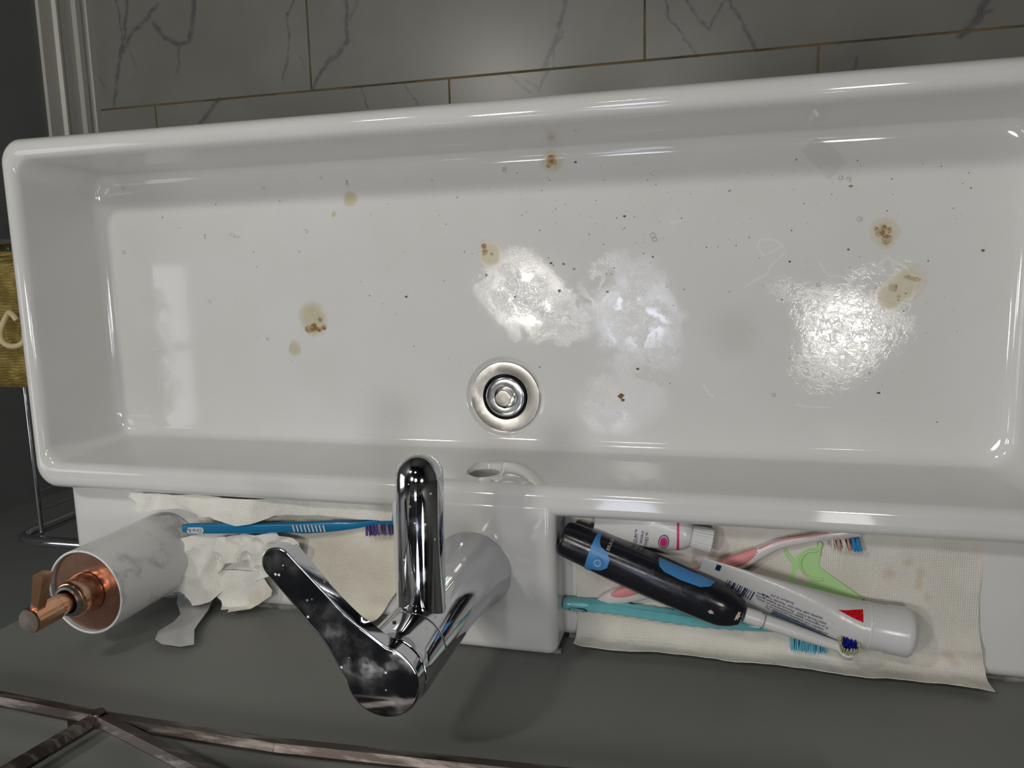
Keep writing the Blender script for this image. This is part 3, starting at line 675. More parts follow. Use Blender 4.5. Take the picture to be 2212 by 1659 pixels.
lift = lambda x, y: .016 * max(0, min(1, (-.455 - x) / .05))
paper('wide white tissue with embossed lines under the handle end of the blue toothbrush', [(404, 1152), (470, 1140), (560, 1150), (600, 1165), (625, 1200), (600, 1235), (540, 1256), (500, 1262), (470, 1290), (440, 1292), (424, 1268), (398, 1248), (404, 1215), (412, 1185)], ZL + .005, .0045, 26, 7.7, pw, .003, .006, ex=lift)
paper('folded white tissue corner hanging over the ledge edge above the wrapper', [(450, 1228), (560, 1232), (580, 1262), (575, 1285), (545, 1302), (510, 1317), (493, 1319), (482, 1296), (464, 1275)], ZL + .010, .0022, 18, 3.7, pw, .003, .006)
paper('second folded tissue corner hanging lower beside the tap lever', [(520, 1270), (570, 1240), (592, 1272), (590, 1284), (560, 1304), (534, 1320), (515, 1330), (509, 1316)], ZL + .008, .0020, 18, 5.9, pc, .003, .006)
paper('small pleated white tissue lump between blue toothbrush and tap lever', [(474, 1158), (530, 1150), (600, 1148), (655, 1165), (650, 1205), (618, 1240), (600, 1250), (575, 1228), (540, 1205), (500, 1210), (474, 1238)], ZL + .012, .0060, 42, 12.3, pw, .0022)
paper('torn white tissue under the basin rim, its flap over the blue toothbrush', [(300, 1040), (850, 1075), (850, 1122), (780, 1118), (700, 1112), (630, 1108), (604, 1108), (585, 1115), (560, 1122), (530, 1125), (505, 1122), (480, 1115), (468, 1108), (444, 1112), (440, 1104), (420, 1096), (400, 1090), (380, 1092), (350, 1094), (322, 1098), (305, 1088), (318, 1080), (296, 1066)], ZL + .0100, .0030, 24, 17.9, pw, .003,
      ex=lambda x, y: .012 * math.exp(-((x - at(530, 1125, ZL + .01)[0]) / .035) ** 2) + lift(x, y) * .6)

# printed wrapper hanging against the wall
wr = NT('translucent_wrapper'); wr.b.inputs['Base Color'].default_value = (.72, .72, .72, 1); wr.b.inputs['Roughness'].default_value = .35; wr.b.inputs['Alpha'].default_value = .78
wr.bump(wr.noise(wr.pos(), 120, 4).outputs[0], .3, .001)
def wfn(u, v):   # u,v are pixels of the reference frame, mapped on the ledge and then down/up the wall behind it
    q = at(u, v, ZL + .004)
    yw = YB + .004 + .003 * (.5 + .5 * fbm(u * .01, v * .01, 2.2, 3.3))
    if q[1] < yw + .004: q = at_y(u, v, yw)
    return q
WO = [(412, 1250), (440, 1270), (460, 1296), (450, 1318), (430, 1345), (420, 1360), (419, 1392), (390, 1397), (349, 1391), (335, 1381), (342, 1364), (375, 1344), (390, 1327), (382, 1302), (384, 1284), (356, 1288), (352, 1284), (385, 1265)]
wrp = thing('sweet_wrapper', at(400, 1270, ZL + .004), 'crumpled translucent wrapper with small print hanging beside the soap dispenser', 'wrapper')
sheet('film', WO, wfn, wr.m, wrp, step=7, thick=.0003, smooth=30)
ink = simple('ink_navy', srgb(28, 32, 86), .5); inkg = simple('ink_grey', srgb(110, 110, 125), .6); pinkink = simple('ink_pink', srgb(196, 40, 110), .5)
for k in range(6):
    u0, v0 = 396 + k * 7, 1284 + k * 1.5
    def lf(u, v, u0=u0, v0=v0):
        a = math.radians(105); x = u0 + (u * math.cos(a) - v * math.sin(a)) * 2700; y = v0 + (u * math.sin(a) + v * math.cos(a)) * 2700
        q = Vector(wfn(x, y)); return q + (Vector(CAM) - q).normalized() * .0007
    text('print', ['ingredients', 'sucre lait', 'sel 0.2 g', 'conserver', 'au sec', 'lait'][k], lf, .0026, inkg, wrp, align='LEFT')

# ------------------------------------------------------------------ blue toothbrush on the tissues
def pth(l, n=24):
    """spine from (px, py, z) triples -> smooth world path"""
    return [tuple(p) for p in spl([at(*p) for p in l], n)]
def widths(l, n=24): return [tuple(p) for p in spl(l, n)]
def tufts(name, base, d, cols, nrow, gap, pl_, wid, ln, r=.00042, jit=.10):
    pass
blue = simple('blue_plastic', srgb(14, 112, 158), .28, Coat_Weight=.3); whitep = simple('white_plastic', (.66, .66, .66), .3)
ZT = .8260
bt = thing('toothbrush', at(620, 1140, ZT - .006), 'blue manual toothbrush with purple and grey bristles lying left of the tap', 'toothbrush')
bp_ = pth([(397, 1141, .8400), (420, 1141, .8392), (500, 1141, .8360), (560, 1141, .8335), (600, 1139, .8315), (660, 1139, .8295), (720, 1136, .8275), (770, 1133, ZT), (800, 1129, ZT), (850, 1126, ZT), (866, 1126, ZT)], 44)
bw = widths([(.0040, .0028), (.0050, .0034), (.0052, .0036), (.0051, .0038), (.0048, .0040), (.0056, .0042), (.0052, .0038), (.0036, .0032), (.0030, .0028), (.0036, .0026), (.0026, .0022)], 44)
hb = sweep('handle', bp_, bw, blue, bt, 20, ex=2.8)
def on_blue(cx_, cy_, dz=.0042, ang=0.):
    c = Vector(at(cx_, cy_, float(np.interp(cx_, [397, 660, 770], [.8400, .8295, ZT])) + dz)); a = math.radians(ang)
    return lambda u, v: c + Vector((u * math.cos(a) - v * math.sin(a), u * math.sin(a) + v * math.cos(a), 0))
AX = math.degrees(math.atan2(bp_[30][1] - bp_[10][1], bp_[30][0] - bp_[10][0]))
def pill(w_, h_, n=10):
    P = []
    for s in (1, -1):
        for i in range(n + 1):
            a = math.radians(-90 + 180 * i / n); P.append((s * (w_ / 2 - h_ / 2 + math.cos(a) * h_ / 2), s * math.sin(a) * h_ / 2))
    return P
fl_ = on_blue(421, 1146, .0036, AX)
slab2d('logo_patch', [tuple(fl_(*p))[:2] for p in pill(.0190, .0060)], .8392 + .0020, .0016, whitep, bt, .0003)
f2 = on_blue(421, 1146, .0041, AX + 180)
text('lettering', 'Oral-B', f2, .0055, blue, bt, sx=1.0)
for i in range(9):
    q = on_blue(634 + i * 8.2, 1141.5, .0043, AX + 100)
    slab2d('grip_stripe', [tuple(q(*p))[:2] for p in pill(.0076 - abs(i - 4) * .00016, .0014, 5)], q(0, 0).z - .0012, .0013, whitep, bt, .0002)
def bristles(name, x0, x1, y_, zc, nx, rows, ln, dirn, mats, parent, r=.00035, per=5, spread=.0006, lean=0.):
    """rows of tufts: each tuft a handful of fibres, one mesh per colour"""
    by = {}
    for i in range(nx):
        for j in range(rows):
            u = i / max(1, nx - 1); p0 = Vector(at(x0 + (x1 - x0) * u, y_[0] + (y_[1] - y_[0]) * u, zc)) + Vector((0, 0, (j - (rows - 1) / 2) * .0021))
            m_ = mats(i, j)
            for k in range(per):
                a = p0 + Vector((random.gauss(0, spread), random.gauss(0, .0002), random.gauss(0, spread)))
                dd = (Vector(dirn) + Vector((random.gauss(lean, .07), random.gauss(0, .03), random.gauss(0, .08)))).normalized()
                L_ = ln * random.uniform(.92, 1.05); by.setdefault(m_.name, (m_, []))[1].append(([tuple(a), tuple(a + dd * L_ * .5), tuple(a + dd * L_ + Vector((random.gauss(0, .0003), 0, random.gauss(0, .0003))))], r))
    for k, (m_, l) in by.items(): tubes_mesh('bristles', l, m_, parent, 5, 'stuff')
pur = simple('bristle_purple', srgb(104, 88, 152), .5); gry = simple('bristle_grey', srgb(168, 162, 160), .5)
bristles('b', 792, 862, (1131, 1129), ZT, 10, 4, .0105, (.10, -1, .05), lambda i, j: pur if (i + j) % 2 == 0 or i < 3 else gry, bt, lean=.05)

# ------------------------------------------------------------------ electric toothbrush (black and blue)
blk = NT('black_rubber_gloss'); bb = blk.b; bb.inputs['Base Color'].default_value = (.010, .011, .016, 1)
sc_n = blk.noise(blk.pos(), 120, 6, .7); blk.L(blk.math('ADD', .20, blk.math('MULTIPLY', blk.ramp(sc_n.outputs[0], .45, .7), .12)), bb.inputs['Roughness'])
lbl = simple('light_blue_rubber', srgb(66, 132, 190), .4)
ZE = .8395
et = thing('electric_toothbrush', at(1400, 1240, .8155), 'black and blue electric toothbrush with white brush neck lying across the other brushes', 'electric toothbrush')
ea, eb = Vector(at(1216, 1160, .8375)), Vector(at(1602, 1325, .8500))
ex_ = (eb - ea).normalized(); ey_ = Vector((0, 0, 1)).cross(ex_).normalized(); ez_ = ex_.cross(ey_); EL = (eb - ea).length
def epath(ss): return [tuple(ea + ex_ * EL * s) for s in ss]
ss = [0, .012, .04, .15, .20, .35, .5, .65, .78, .88, .93, .97, 1.0]
ww = [.0128, .0142, .0148, .0156, .0161, .0170, .0175, .0174, .0171, .0165, .0150, .0124, .0096]
rr = spl([(s, w_) for s, w_ in zip(ss, ww)], 50)
def efn(i, j, v): return v
bd = sweep('handle', epath([r[0] for r in rr]), [(max(.004, r[1]), max(.004, r[1]) * 1.0) for r in rr], blk.m, et, 40, ex=2.3)
def esurf(s, ang, off=.0):
    """point on the handle: s along (0..1), ang degrees around (0 = top, + towards the basin)"""
    w_ = float(np.interp(s, ss, ww)); a = math.radians(ang); e = 2.3
    c, d_2 = math.sin(a), math.cos(a); k = (abs(c) ** e + abs(d_2) ** e) ** (-1 / e)
    return ea + ex_ * EL * s + (ey_ * c + ez_ * d_2) * (w_ * k + off)
def epatch(name, outline, mat, parent, off=.0004, step=.4, thick=.0012):
    """outline in (s*100, angle/3) parameter space"""
    return sheet(name, outline, lambda u, v: esurf(u / 100, v * 3, off), mat, parent, step=step, thick=thick)
bandp = [(18.0, -40), (21.2, -40), (20.5, -30), (20.0, -17), (21.5, -12), (26, -9), (29, -3), (29, 5), (26.5, 10), (22.0, 13), (20.2, 18), (19.6, 28), (19.6, 40), (17.4, 40), (17.3, 10), (17.3, -20)]
bl1 = epatch('blue_band', [(u, v) for u, v in bandp], lbl, et, step=1.2)
epatch('grip_patch', [(52, 24), (53.5, 17), (57, 14), (66, 13), (76, 14), (80.5, 18), (82, 24), (82, 27), (52, 27)], lbl, et, step=1.5)
bc = esurf(.235, -2 * 3, .0006); nrm_ = (bc - (ea + ex_ * EL * .235)).normalized()
lathe('power_button', [(.0046, 0), (.0044, .0007), (.0034, .0009), (.0, .0006)], bc, simple('button_blue', srgb(70, 140, 200), .3), bl1, 32, axis=nrm_, caps=(False, False))
V, Fc = [], []
lathe('button_ring', [(.0022, .0009), (.0024, .0012), (.0028, .0012), (.0029, .0009)], bc, simple('ring_white', (.5, .55, .6), .3), bl1, 32, axis=nrm_, caps=(False, False))
txg = simple('print_grey', (.45, .45, .45), .4)
text('lettering', 'BRAUN', lambda u, v: esurf(.262 + (-v) / EL * 1., 60 + u / .0165 * 57, .0004), .0042, txg, et)
# slanted cap facet towards the brush neck and the neck itself
na, nb = Vector(at(1608, 1327, .8500)), Vector(at(1826, 1402, .8480)); nx_ = (nb - na).normalized()
np_ = spl([tuple(na + nx_ * (nb - na).length * s) for s in (0, .15, .17, .5, .8, 1.0)], 40)
nwid = [tuple(p) for p in spl([(.0062,) * 2, (.0062,) * 2, (.0057,) * 2, (.0052,) * 2, (.0042,) * 2, (.0040,) * 2], 40)]
hdp = thing('brush_head', (0, 0, 0), None, None); bpy.data.objects.remove(hdp)
nk = sweep('brush_neck', np_, nwid, whitep, et, 28)
lathe('neck_seam', [(.0063, -.0002), (.0066, 0), (.0066, .0005), (.0063, .0007)], na + nx_ * .0145, simple('seam_grime', (.30, .27, .22), .6), nk, 32, axis=nx_, caps=(False, False))
hc = Vector(at(1830, 1405, .8480)); hx = Vector((.08, .84, .54)).normalized()   # bristles look towards the basin
lathe('head_cup', [(.0, -.0052), (.0048, -.0052), (.0060, -.0044), (.0064, -.002), (.0064, .0005), (.0076, .0012), (.0078, .0030), (.0072, .0036), (.0, .0036)], hc, whitep, nk, 40, axis=hx, caps=(False, False))
qh = Vector((0, 0, 1)).rotation_difference(hx); dk = simple('bristle_navy', srgb(20, 34, 150), .5); yl = simple('bristle_yellow', srgb(196, 196, 140), .5); wb_ = simple('bristle_white', srgb(214, 212, 200), .5)
by = {}
for i in range(260):
    r_ = .0068 * math.sqrt(random.random()); a = random.uniform(0, 2 * math.pi); lx, ly = r_ * math.cos(a), r_ * math.sin(a)
    m_ = dk if abs(lx) < .0048 and ly > -.004 and ly < .0045 else (yl if random.random() < .7 else wb_)
    b0 = hc + qh @ Vector((lx, ly, .0034)); tip = hc + qh @ Vector((lx * 1.12 + random.gauss(0, .0003), ly * 1.12 + random.gauss(0, .0003), .0034 + random.uniform(.0072, .0084)))
    by.setdefault(m_.name, (m_, []))[1].append(([tuple(b0), tuple(b0.lerp(tip, .5)), tuple(tip)], .00036))
for k, (m_, l) in by.items(): tubes_mesh('bristles', l, m_, nk, 5, 'stuff')
cr = sheet('dried_paste', [(0, 0), (1, .7), (2, .2), (2.2, 1.5), (3, 2), (2.1, 2.8), (2.2, 4), (1.2, 3.4), (.5, 3.8), (.3, 2.4), (-.6, 2), (.2, 1)], lambda u, v: esurf(.975 + u * .006, -10 + v * 9, .0008 + .0006 * random.random()), simple('paste_crust', (.62, .54, .38), .8), et, step=.8, thick=.0008)
epatch('paste_spot', [(84, -1.4), (84.9, -.4), (85.6, -1.2), (86.4, -.9), (86.2, -2.2), (86.9, -3.2), (85.8, -3.4), (85.2, -4.4), (84.4, -3.4), (83.6, -3.3), (84.1, -2.2)], simple('paste_spot', (.45, .45, .42), .7), et, off=.0003, step=.8, thick=.0004)

# ------------------------------------------------------------------ toothpaste tube, printed, beside the electric brush
def tube_thing(label, ctrl, wh, roll, ex, matn, n=46):
    t = thing('toothpaste_tube', at(*ctrl[len(ctrl) // 2][:2], .8158), label, 'toothpaste')
    path = pth(ctrl, n); W = widths(wh, n); E = [p[0] for p in spl([(e,) for e in ex], n)]; Rl = [p[0] for p in spl([(r,) for r in roll], n)]
    b = sweep('body', path, W, matn, t, 48, ex=E, roll=Rl, smooth=70)
    fr = frames(path)
    def surf(s, v, off=.0003):
        """s 0..1 along; v = signed distance (m) across the upper flat side"""
        k = s * (n - 1); i = max(0, min(n - 2, int(k))); f_ = k - i
        out = Vector((0, 0, 0))
        for idx, wt in ((i, 1 - f_), (i + 1, f_)):
            p, tt, sd_, nn = fr[idx]; q = Matrix.Rotation(Rl[idx], 3, tt); s2, n2 = q @ sd_, q @ nn
            a, bq = W[idx]; x = max(-.97, min(.97, v / a)); z = bq * (1 - abs(x) ** E[idx]) ** (1 / E[idx])
            out += wt * (p + s2 * a * x + n2 * (z + off))
        return out
    return t, b, surf, path
tubem = NT('white_laminate'); tubem.b.inputs['Base Color'].default_value = (.62, .62, .61, 1); tubem.b.inputs['Roughness'].default_value = .25; tubem.bump(tubem.noise(tubem.pos(), 45, 3).outputs[0], .25, .003)
R45 = math.radians(38)
t1, tb1, ts1, tp1 = tube_thing('white toothpaste tube with navy print and red mark, round cap to the right', [(1508, 1236, .8360), (1560, 1252, .8355), (1640, 1279, .8350), (1730, 1309, .8350), (1800, 1333, .8345), (1845, 1346, .8345), (1873, 1351, .8345)],
    [(.0235, .0008), (.0238, .0030), (.0228, .0075), (.0215, .0115), (.0195, .0155), (.0186, .0180), (.0184, .0184)], [R45, R45, R45 * .95, R45 * .85, R45 * .6, .2, .1], [3, 2.2, 2, 2, 2, 2, 2], tubem.m)
caxis = (Vector(at(1965, 1366, .8350)) - Vector(at(1873, 1350, .8350))).normalized()
capm = simple('white_cap_plastic', (.66, .66, .665), .22)
lathe('cap', [(.0183, -.001), (.0185, .0), (.0180, .0008), (.0178, .0125), (.0186, .0135), (.0190, .0260), (.0188, .0290), (.0170, .0310), (.0, .0314)], Vector(at(1873, 1351, .8347)), capm, t1, 64, axis=caxis, caps=(True, False))
R180 = -1
def t1txt(s0, v0, rot=0., off=.0004):
    def fn(u, v):
        return ts1(s0 - u / .175, v0 - v, off)     # upside down as in the photograph
    return fn
lines = ['Sensitivity relief, fresh mint  Fluoride Toothpaste', 'Sodium Fluoride 0.243%   Fluorure de sodium 0.243%', 'En cas d\'aggravation, appeler immediatement un centre', 'antipoison. Si les symptomes persistent au 3', 'persistent apres chaque repas, au moins deux fois', 'par jour, enfants de 12 ans et moins, avaler', 'dentiste ou medecin. Garder hors de la portee']
for k, ln in enumerate(lines):
    text('print', ln, t1txt(.45 + k * .014, .0088 - k * .0034), .0034, ink, t1, sx=.70)
text('print', 'Sodium 0.2%', t1txt(.41, .0126), .0030, ink, t1, align='CENTER')
# barcode bars and navy block near the crimp
for k, wv_ in enumerate([1, 2, 1, 3, 1, 1, 2, 1, 3, 2, 1, 1, 2]):
    s0 = .185 + k * .0098
    sheet('barcode_bar', [(s0 * 1000, 1), (s0 * 1000 + wv_ * 2.4, 1), (s0 * 1000 + wv_ * 2.4, 14), (s0 * 1000, 14)], lambda u, v: ts1(u / 1000, .0085 - v * .001 + .001, .0004), ink, t1, step=4, thick=.0001)
sheet('navy_block', [(95, 0), (125, 0), (125, 7), (95, 7)], lambda u, v: ts1(u / 1000, .0222 - v * .001, .0005), ink, t1, step=3, thick=.0001)
sheet('recycling_mark', [(335, 0), (362, 0), (348, 4.4)], lambda u, v: ts1(u / 1000, .0105 - v * .001, .0005), ink, t1, step=3, thick=.0001)
sheet('recycling_mark_inner', [(342, .7), (355, .7), (348, 3)], lambda u, v: ts1(u / 1000, .0105 - v * .001, .0007), tubem.m, t1, step=3, thick=.0001)
red = simple('red_print', srgb(196, 16, 24), .3)
sheet('red_mark', [(645, -.5), (760, -1), (862, -1), (870, 5), (790, 3.4)], lambda u, v: ts1(u / 1000, .0166 - v * .001, .0004), red, t1, step=3, thick=.0001)
for k in range(7):
    a0 = -.0035 - k * .0014
    sheet('blue_wave_line', [(400, 0), (500, .6), (600, 2.2), (700, 4.5), (700, 5.0), (600, 2.8), (500, 1.2), (400, .6)], lambda u, v, a0=a0: ts1(u / 1000, max(-.0178, a0 - v * .0009), .0004), simple('wave_blue', srgb(50, 80, 120), .4), t1, step=6, thick=.0001)

# ------------------------------------------------------------------ small tube at the back with ribbed cap
t2, tb2, ts2, tp2 = tube_thing('white and pink toothpaste tube with small ribbed cap half under the rim', [(1290, 1105, .826), (1350, 1120, .827), (1410, 1134, .8275), (1450, 1146, .828), (1476, 1153, .828), (1492, 1157, .828)],
    [(.0225, .0010), (.0220, .0060), (.0195, .0095), (.0165, .0110), (.0140, .0115), (.0105, .0105)], [-.15, -.12, -.1, -.05, 0, 0], [3, 2.3, 2, 2, 2, 2], tubem.m, 40)
a2 = (Vector(at(1560, 1170, .828)) - Vector(at(1492, 1155, .828))).normalized(); c2 = Vector(at(1491, 1157, .828))
prof = [(.0085, 0), (.0090, .001), (.0096, .0150), (.0098, .0175), (.0090, .0182), (.0, .0184)]
seg = 96; q = Vector((0, 0, 1)).rotation_difference(a2); rg = []
for r, z in prof: rg.append([c2 + q @ Vector(((r + (.00035 if (j // 2) % 2 else 0)) * math.cos(2 * math.pi * j / seg) if r else 0, (r + (.00035 if (j // 2) % 2 else 0)) * math.sin(2 * math.pi * j / seg) if r else 0, z)) for j in range(seg)])
V, Fc = loft(rg, True, False); o = mk('cap', V, Fc, capm, t2, smooth=20); fixn(o)
for r in (5.4, 0):
    pass
def disk2(s0, v0, r, mat, nm, off):
    sheet(nm, [(r * math.cos(2 * math.pi * k / 24), r * math.sin(2 * math.pi * k / 24)) for k in range(24)], lambda u, v: ts2(s0 + u * .001 / .111, v0 + v * .001, off), mat, t2, step=1.2, thick=.0001)
disk2(.55, -.0085, 6.6, simple('logo_grey', srgb(84, 84, 100), .35), 'logo_ring', .0003)
disk2(.55, -.0085, 5.3, tubem.m, 'logo_ring_gap', .0005)
disk2(.55, -.0085, 4.5, pinkink, 'logo_disc', .0007)
sheet('pink_stripe', [(640, 12), (672, 12), (790, -13), (745, -13)], lambda u, v: ts2(u / 1000, v * .001, .0004), pinkink, t2, step=3, thick=.0001)
for k, (tx, sz) in enumerate([('GUM\u2122', .0040), ('SENSIBLES', .0026), ('GENCIVES\u2122', .0042)]):
    text('print', tx, lambda u, v, k=k: ts2(.30 + k * .040 - v / .111, -.0045 + u, .0005), sz, ink, t2, align='RIGHT')

# ------------------------------------------------------------------ pink and white toothbrush, under the electric brush
pnk = simple('pink_rubber', srgb(214, 138, 140), .45); clr = simple('milky_plastic', (.66, .62, .62), .2)
pt = thing('toothbrush', at(1500, 1250, .8165), 'pink and white manual toothbrush passing under the black electric brush', 'toothbrush')
zz = .8205
pp = pth([(1291, 1298, zz), (1310, 1293, zz), (1345, 1285, zz), (1400, 1275, zz + .001), (1480, 1252, zz + .001), (1560, 1228, zz + .001), (1600, 1213, zz + .001), (1640, 1194, zz + .001), (1680, 1176, zz + .002), (1730, 1166, zz + .003), (1775, 1158, zz + .003), (1820, 1154, zz + .003), (1858, 1152, zz + .003)], 60)
pwd = widths([(.0015, .0014), (.0050, .0038), (.0074, .0044), (.0070, .0045), (.0062, .0045), (.0060, .0045), (.0062, .0048), (.0052, .0046), (.0042, .0038), (.0036, .0032), (.0040, .0030), (.0042, .0026), (.0026, .0020)], 60)
sweep('handle', pp, pwd, clr, pt, 24, ex=2.2)
gp = pth([(1305, 1292, zz + .0020), (1345, 1281, zz + .0020), (1400, 1268, zz + .0030), (1480, 1246, zz + .0035), (1560, 1222, zz + .0035), (1600, 1208, zz + .0035), (1636, 1192, zz + .0030)], 70)
gw = widths([(.001, .001), (.0052, .0030), (.0054, .0030), (.0050, .0030), (.0050, .0032), (.0054, .0034), (.0036, .0020)], 70)
sweep('thumb_grip', gp, [(a + (.0004 if i > 45 and i % 2 else 0), b + (.0005 if i > 45 and i % 2 else 0)) for i, (a, b) in enumerate(gw)], pnk, pt, 20)
sweep('pink_edge', pth([(1640, 1186, zz + .004), (1680, 1169, zz + .004), (1730, 1159, zz + .005), (1790, 1151, zz + .005)], 20), [(.0009, .0009)] * 20, pnk, pt, 8)
bcy = simple('bristle_cyan', srgb(44, 146, 206), .5); bpk = simple('bristle_pink', srgb(206, 164, 160), .5)
sq = [wb_, bpk, wb_, bpk, bcy, bcy]
bristles('b', 1797, 1852, (1156, 1160), zz + .003, 6, 3, .0115, (.22, -1, 0), lambda i, j: sq[i], pt, per=9, spread=.0005)

# ------------------------------------------------------------------ turquoise toothbrush
tq = simple('turquoise_plastic', srgb(104, 178, 184), .22, Coat_Weight=.3)
tt_ = thing('toothbrush', at(1450, 1330, .8165), 'turquoise manual toothbrush with faceted handle, blue bristles facing the wall', 'toothbrush')
zq = .8222
qp = pth([(1218, 1303, zq), (1232, 1304, zq), (1290, 1309, zq), (1360, 1318, zq), (1440, 1330, zq), (1520, 1341, zq), (1600, 1350, zq), (1660, 1356, zq), (1710, 1360, zq), (1750, 1364, zq), (1786, 1368, zq)], 90)
qw = widths([(.0048, .0046), (.0058, .0056), (.0056, .0054), (.0055, .0054), (.0058, .0056), (.0056, .0054), (.0046, .0044), (.0034, .0032), (.0034, .0028), (.0044, .0024), (.0030, .0020)], 90)
def facet(i, j, v):
    u = i / 89
    if .17 < u < .62:
        k = math.sin((u - .17) * 90 + j * 2 * math.pi / 28 * 3) * math.sin((u - .17) * 90 - j * 2 * math.pi / 28 * 3); p = Vector(qp[i]); return p + (v - p) * (1 + .17 * k)
    return v
sweep('handle', qp, qw, tq, tt_, 28, fn=facet, smooth=25)
dko = simple('logo_dark_teal', srgb(18, 60, 70), .4)
def f3(u, v, off=.0003):
    c = Vector(at(1250, 1305.5, zq)); ph = math.radians(38) - v / .0057; return c + Vector((u, -math.sin(ph) * (.0057 + off), math.cos(ph) * (.0055 + off)))
V = [tuple(f3(*p)) for p in pill(.0165, .0062)]
o = mk('logo_patch', V, [tuple(range(len(V)))], dko, tt_)
text('lettering', 'Oral-B', lambda u, v: f3(-u, -v, .0006), .0050, simple('logo_pale', srgb(190, 220, 220), .4), tt_)
aq = simple('bristle_aqua', srgb(120, 200, 220), .5)
bristles('b', 1712, 1780, (1372, 1378), zq, 9, 4, .0125, (.02, -1, -.10), lambda i, j: aq if j == 3 or i in (0, 8) else bcy, tt_, per=7)

# ------------------------------------------------------------------ green floss pick
gm = simple('pale_green_plastic', srgb(176, 214, 150), .35)
fp = thing('floss_pick', at(1745, 1230, .8168), 'pale green dental floss pick lying behind the printed toothpaste tube', 'floss pick')
GZ = .8175
def gpx(l): return [at(a, b, GZ)[:2] for a, b in l]
arc = [(1735 + 58 * math.cos(math.radians(a)), 1222 + 36 * math.sin(math.radians(a))) for a in range(-150, -40, 12)]
slab2d('body', gpx([(1703, 1262), (1708, 1235), (1712, 1212), (1720, 1200), (1732, 1190), (1748, 1184), (1766, 1182), (1772, 1190), (1771, 1204), (1770, 1222), (1784, 1234), (1812, 1254), (1840, 1274), (1866, 1293), (1846, 1300), (1810, 1296), (1780, 1298), (1740, 1296), (1715, 1300), (1700, 1285)]), GZ - .0010, .0024, gm, fp, .0005)
sweep('prong', pth([(1714, 1212, GZ), (1700, 1196, GZ), (1696, 1180, GZ), (1700, 1162, GZ), (1702, 1156, GZ)], 16), widths([(.0030, .0014), (.0024, .0014), (.0018, .0014), (.0020, .0015), (.0012, .0010)], 16), gm, fp, 14)
sweep('prong', pth([(1768, 1200, GZ), (1770, 1186, GZ), (1772, 1176, GZ), (1771, 1170, GZ)], 12), widths([(.0024, .0014), (.0018, .0014), (.0024, .0015), (.0012, .0010)], 12), gm, fp, 14)
sweep('raised_rim', pth([(1766, 1190, GZ + .0018), (1745, 1192, GZ + .0018), (1731, 1205, GZ + .0018), (1729, 1222, GZ + .0018), (1738, 1240, GZ + .0018), (1755, 1249, GZ + .0018), (1777, 1252, GZ + .0018)], 30), [(.0011, .0010)] * 30, gm, fp, 10)
sweep('floss', [at(1700, 1160, GZ), at(1771, 1173, GZ)], [.0003, .0003], simple('floss_white', (.7, .7, .7), .5), fp, 6)

# ------------------------------------------------------------------ chrome rack with towel left of the basin
ZR = .66
def left_at(px_, py_, x):
    d = _R @ np.array([px_ - CX, -(py_ - CY), -F]); t = (x - CAM[0]) / d[0]; return tuple(CAM + d * t)
yB = at(70, 1168, ZR)[1]; xL = at(32, 1168, ZR)[0]; xR = -.69
rk = thing('chrome_rack', ((xL + xR) / 2, -.15, 0), 'chrome tube rack with wire side panel standing left of the basin', 'rack')
yF = at(0, 524, ZR)[1]
rt = .0075
def bent(x, y): return [(x, y, .0), (x, y, ZR - .05)]
for yy in (yB, yF):
    pts = [(xL, yy, 0), (xL, yy, ZR - .03), (xL + .004, yy, ZR - .012), (xL + .014, yy, ZR - .002), (xL + .03, yy, ZR), (xR, yy, ZR)]
    sweep('tube_frame', [tuple(p) for p in spl([(xL, yy, 0), (xL, yy, .3), (xL, yy, ZR - .06), (xL + .0, yy, ZR - .03), (xL + .008, yy, ZR - .008), (xL + .03, yy, ZR), (xL + .10, yy, ZR), (xR, yy, ZR)], 60)], [rt] * 60, chp, rk, 20, up=(0, 1, 0))
    sweep('post', [(xR, yy, 0), (xR, yy, .3), (xR, yy, ZR)], [rt] * 3, chp, rk, 16, up=(0, 1, 0))
xw = at(87, 1120, ZR - .01)[0]
sweep('side_wire', [(xw, yB + .006, ZR - .01), (xw, 0, ZR - .01), (xw, yF - .006, ZR - .01)], [.0028] * 3, chp, rk, 12)
for yy in (at(78, 1068, ZR)[1], at(82, 1108, ZR)[1], at(60, 980, ZR)[1], at(20, 700, ZR)[1]):
    sweep('wire', [(xw, yy, ZR - .012), (xw, yy, ZR - .2), (xw, yy, ZR - .35)], [.0014] * 3, chp, rk, 8, up=(0, 1, 0))
for k in range(6):
    yy = yB + (yF - yB) * (k + .5) / 6; sweep('shelf_wire', [(xw, yy, ZR - .35), (xR, yy, ZR - .35)], [.0016] * 2, chp, rk, 8)
sweep('side_wire', [(xw, yB + .006, ZR - .35), (xw, 0, ZR - .35), (xw, yF - .006, ZR - .35)], [.0028] * 3, chp, rk, 12)
tw = NT('mustard_towel'); P = tw.pos(); n = tw.noise(P, 45, 5); tw.L(tw.mix(tw.ramp(n.outputs[0], .35, .65), srgb(128, 110, 50), srgb(172, 150, 80)), tw.b.inputs['Base Color']); tw.b.inputs['Roughness'].default_value = .9
wvv = tw.node('ShaderNodeTexWave'); wvv.bands_direction = 'Y'; wvv.inputs['Scale'].default_value = 90; wvv.inputs['Distortion'].default_value = 6; tw.L(P, wvv.inputs['Vector']); tw.bump(wvv.outputs['Fac'], .8, .003)
ZW = ZR + .012
ty0, ty1 = at(40, 838, ZW)[1], at(0, 545, ZW)[1]
twl = thing('folded_towel', ((xL + xR) / 2, (ty0 + ty1) / 2, ZW - .004), 'mustard yellow ribbed towel folded over the chrome rack', 'towel')
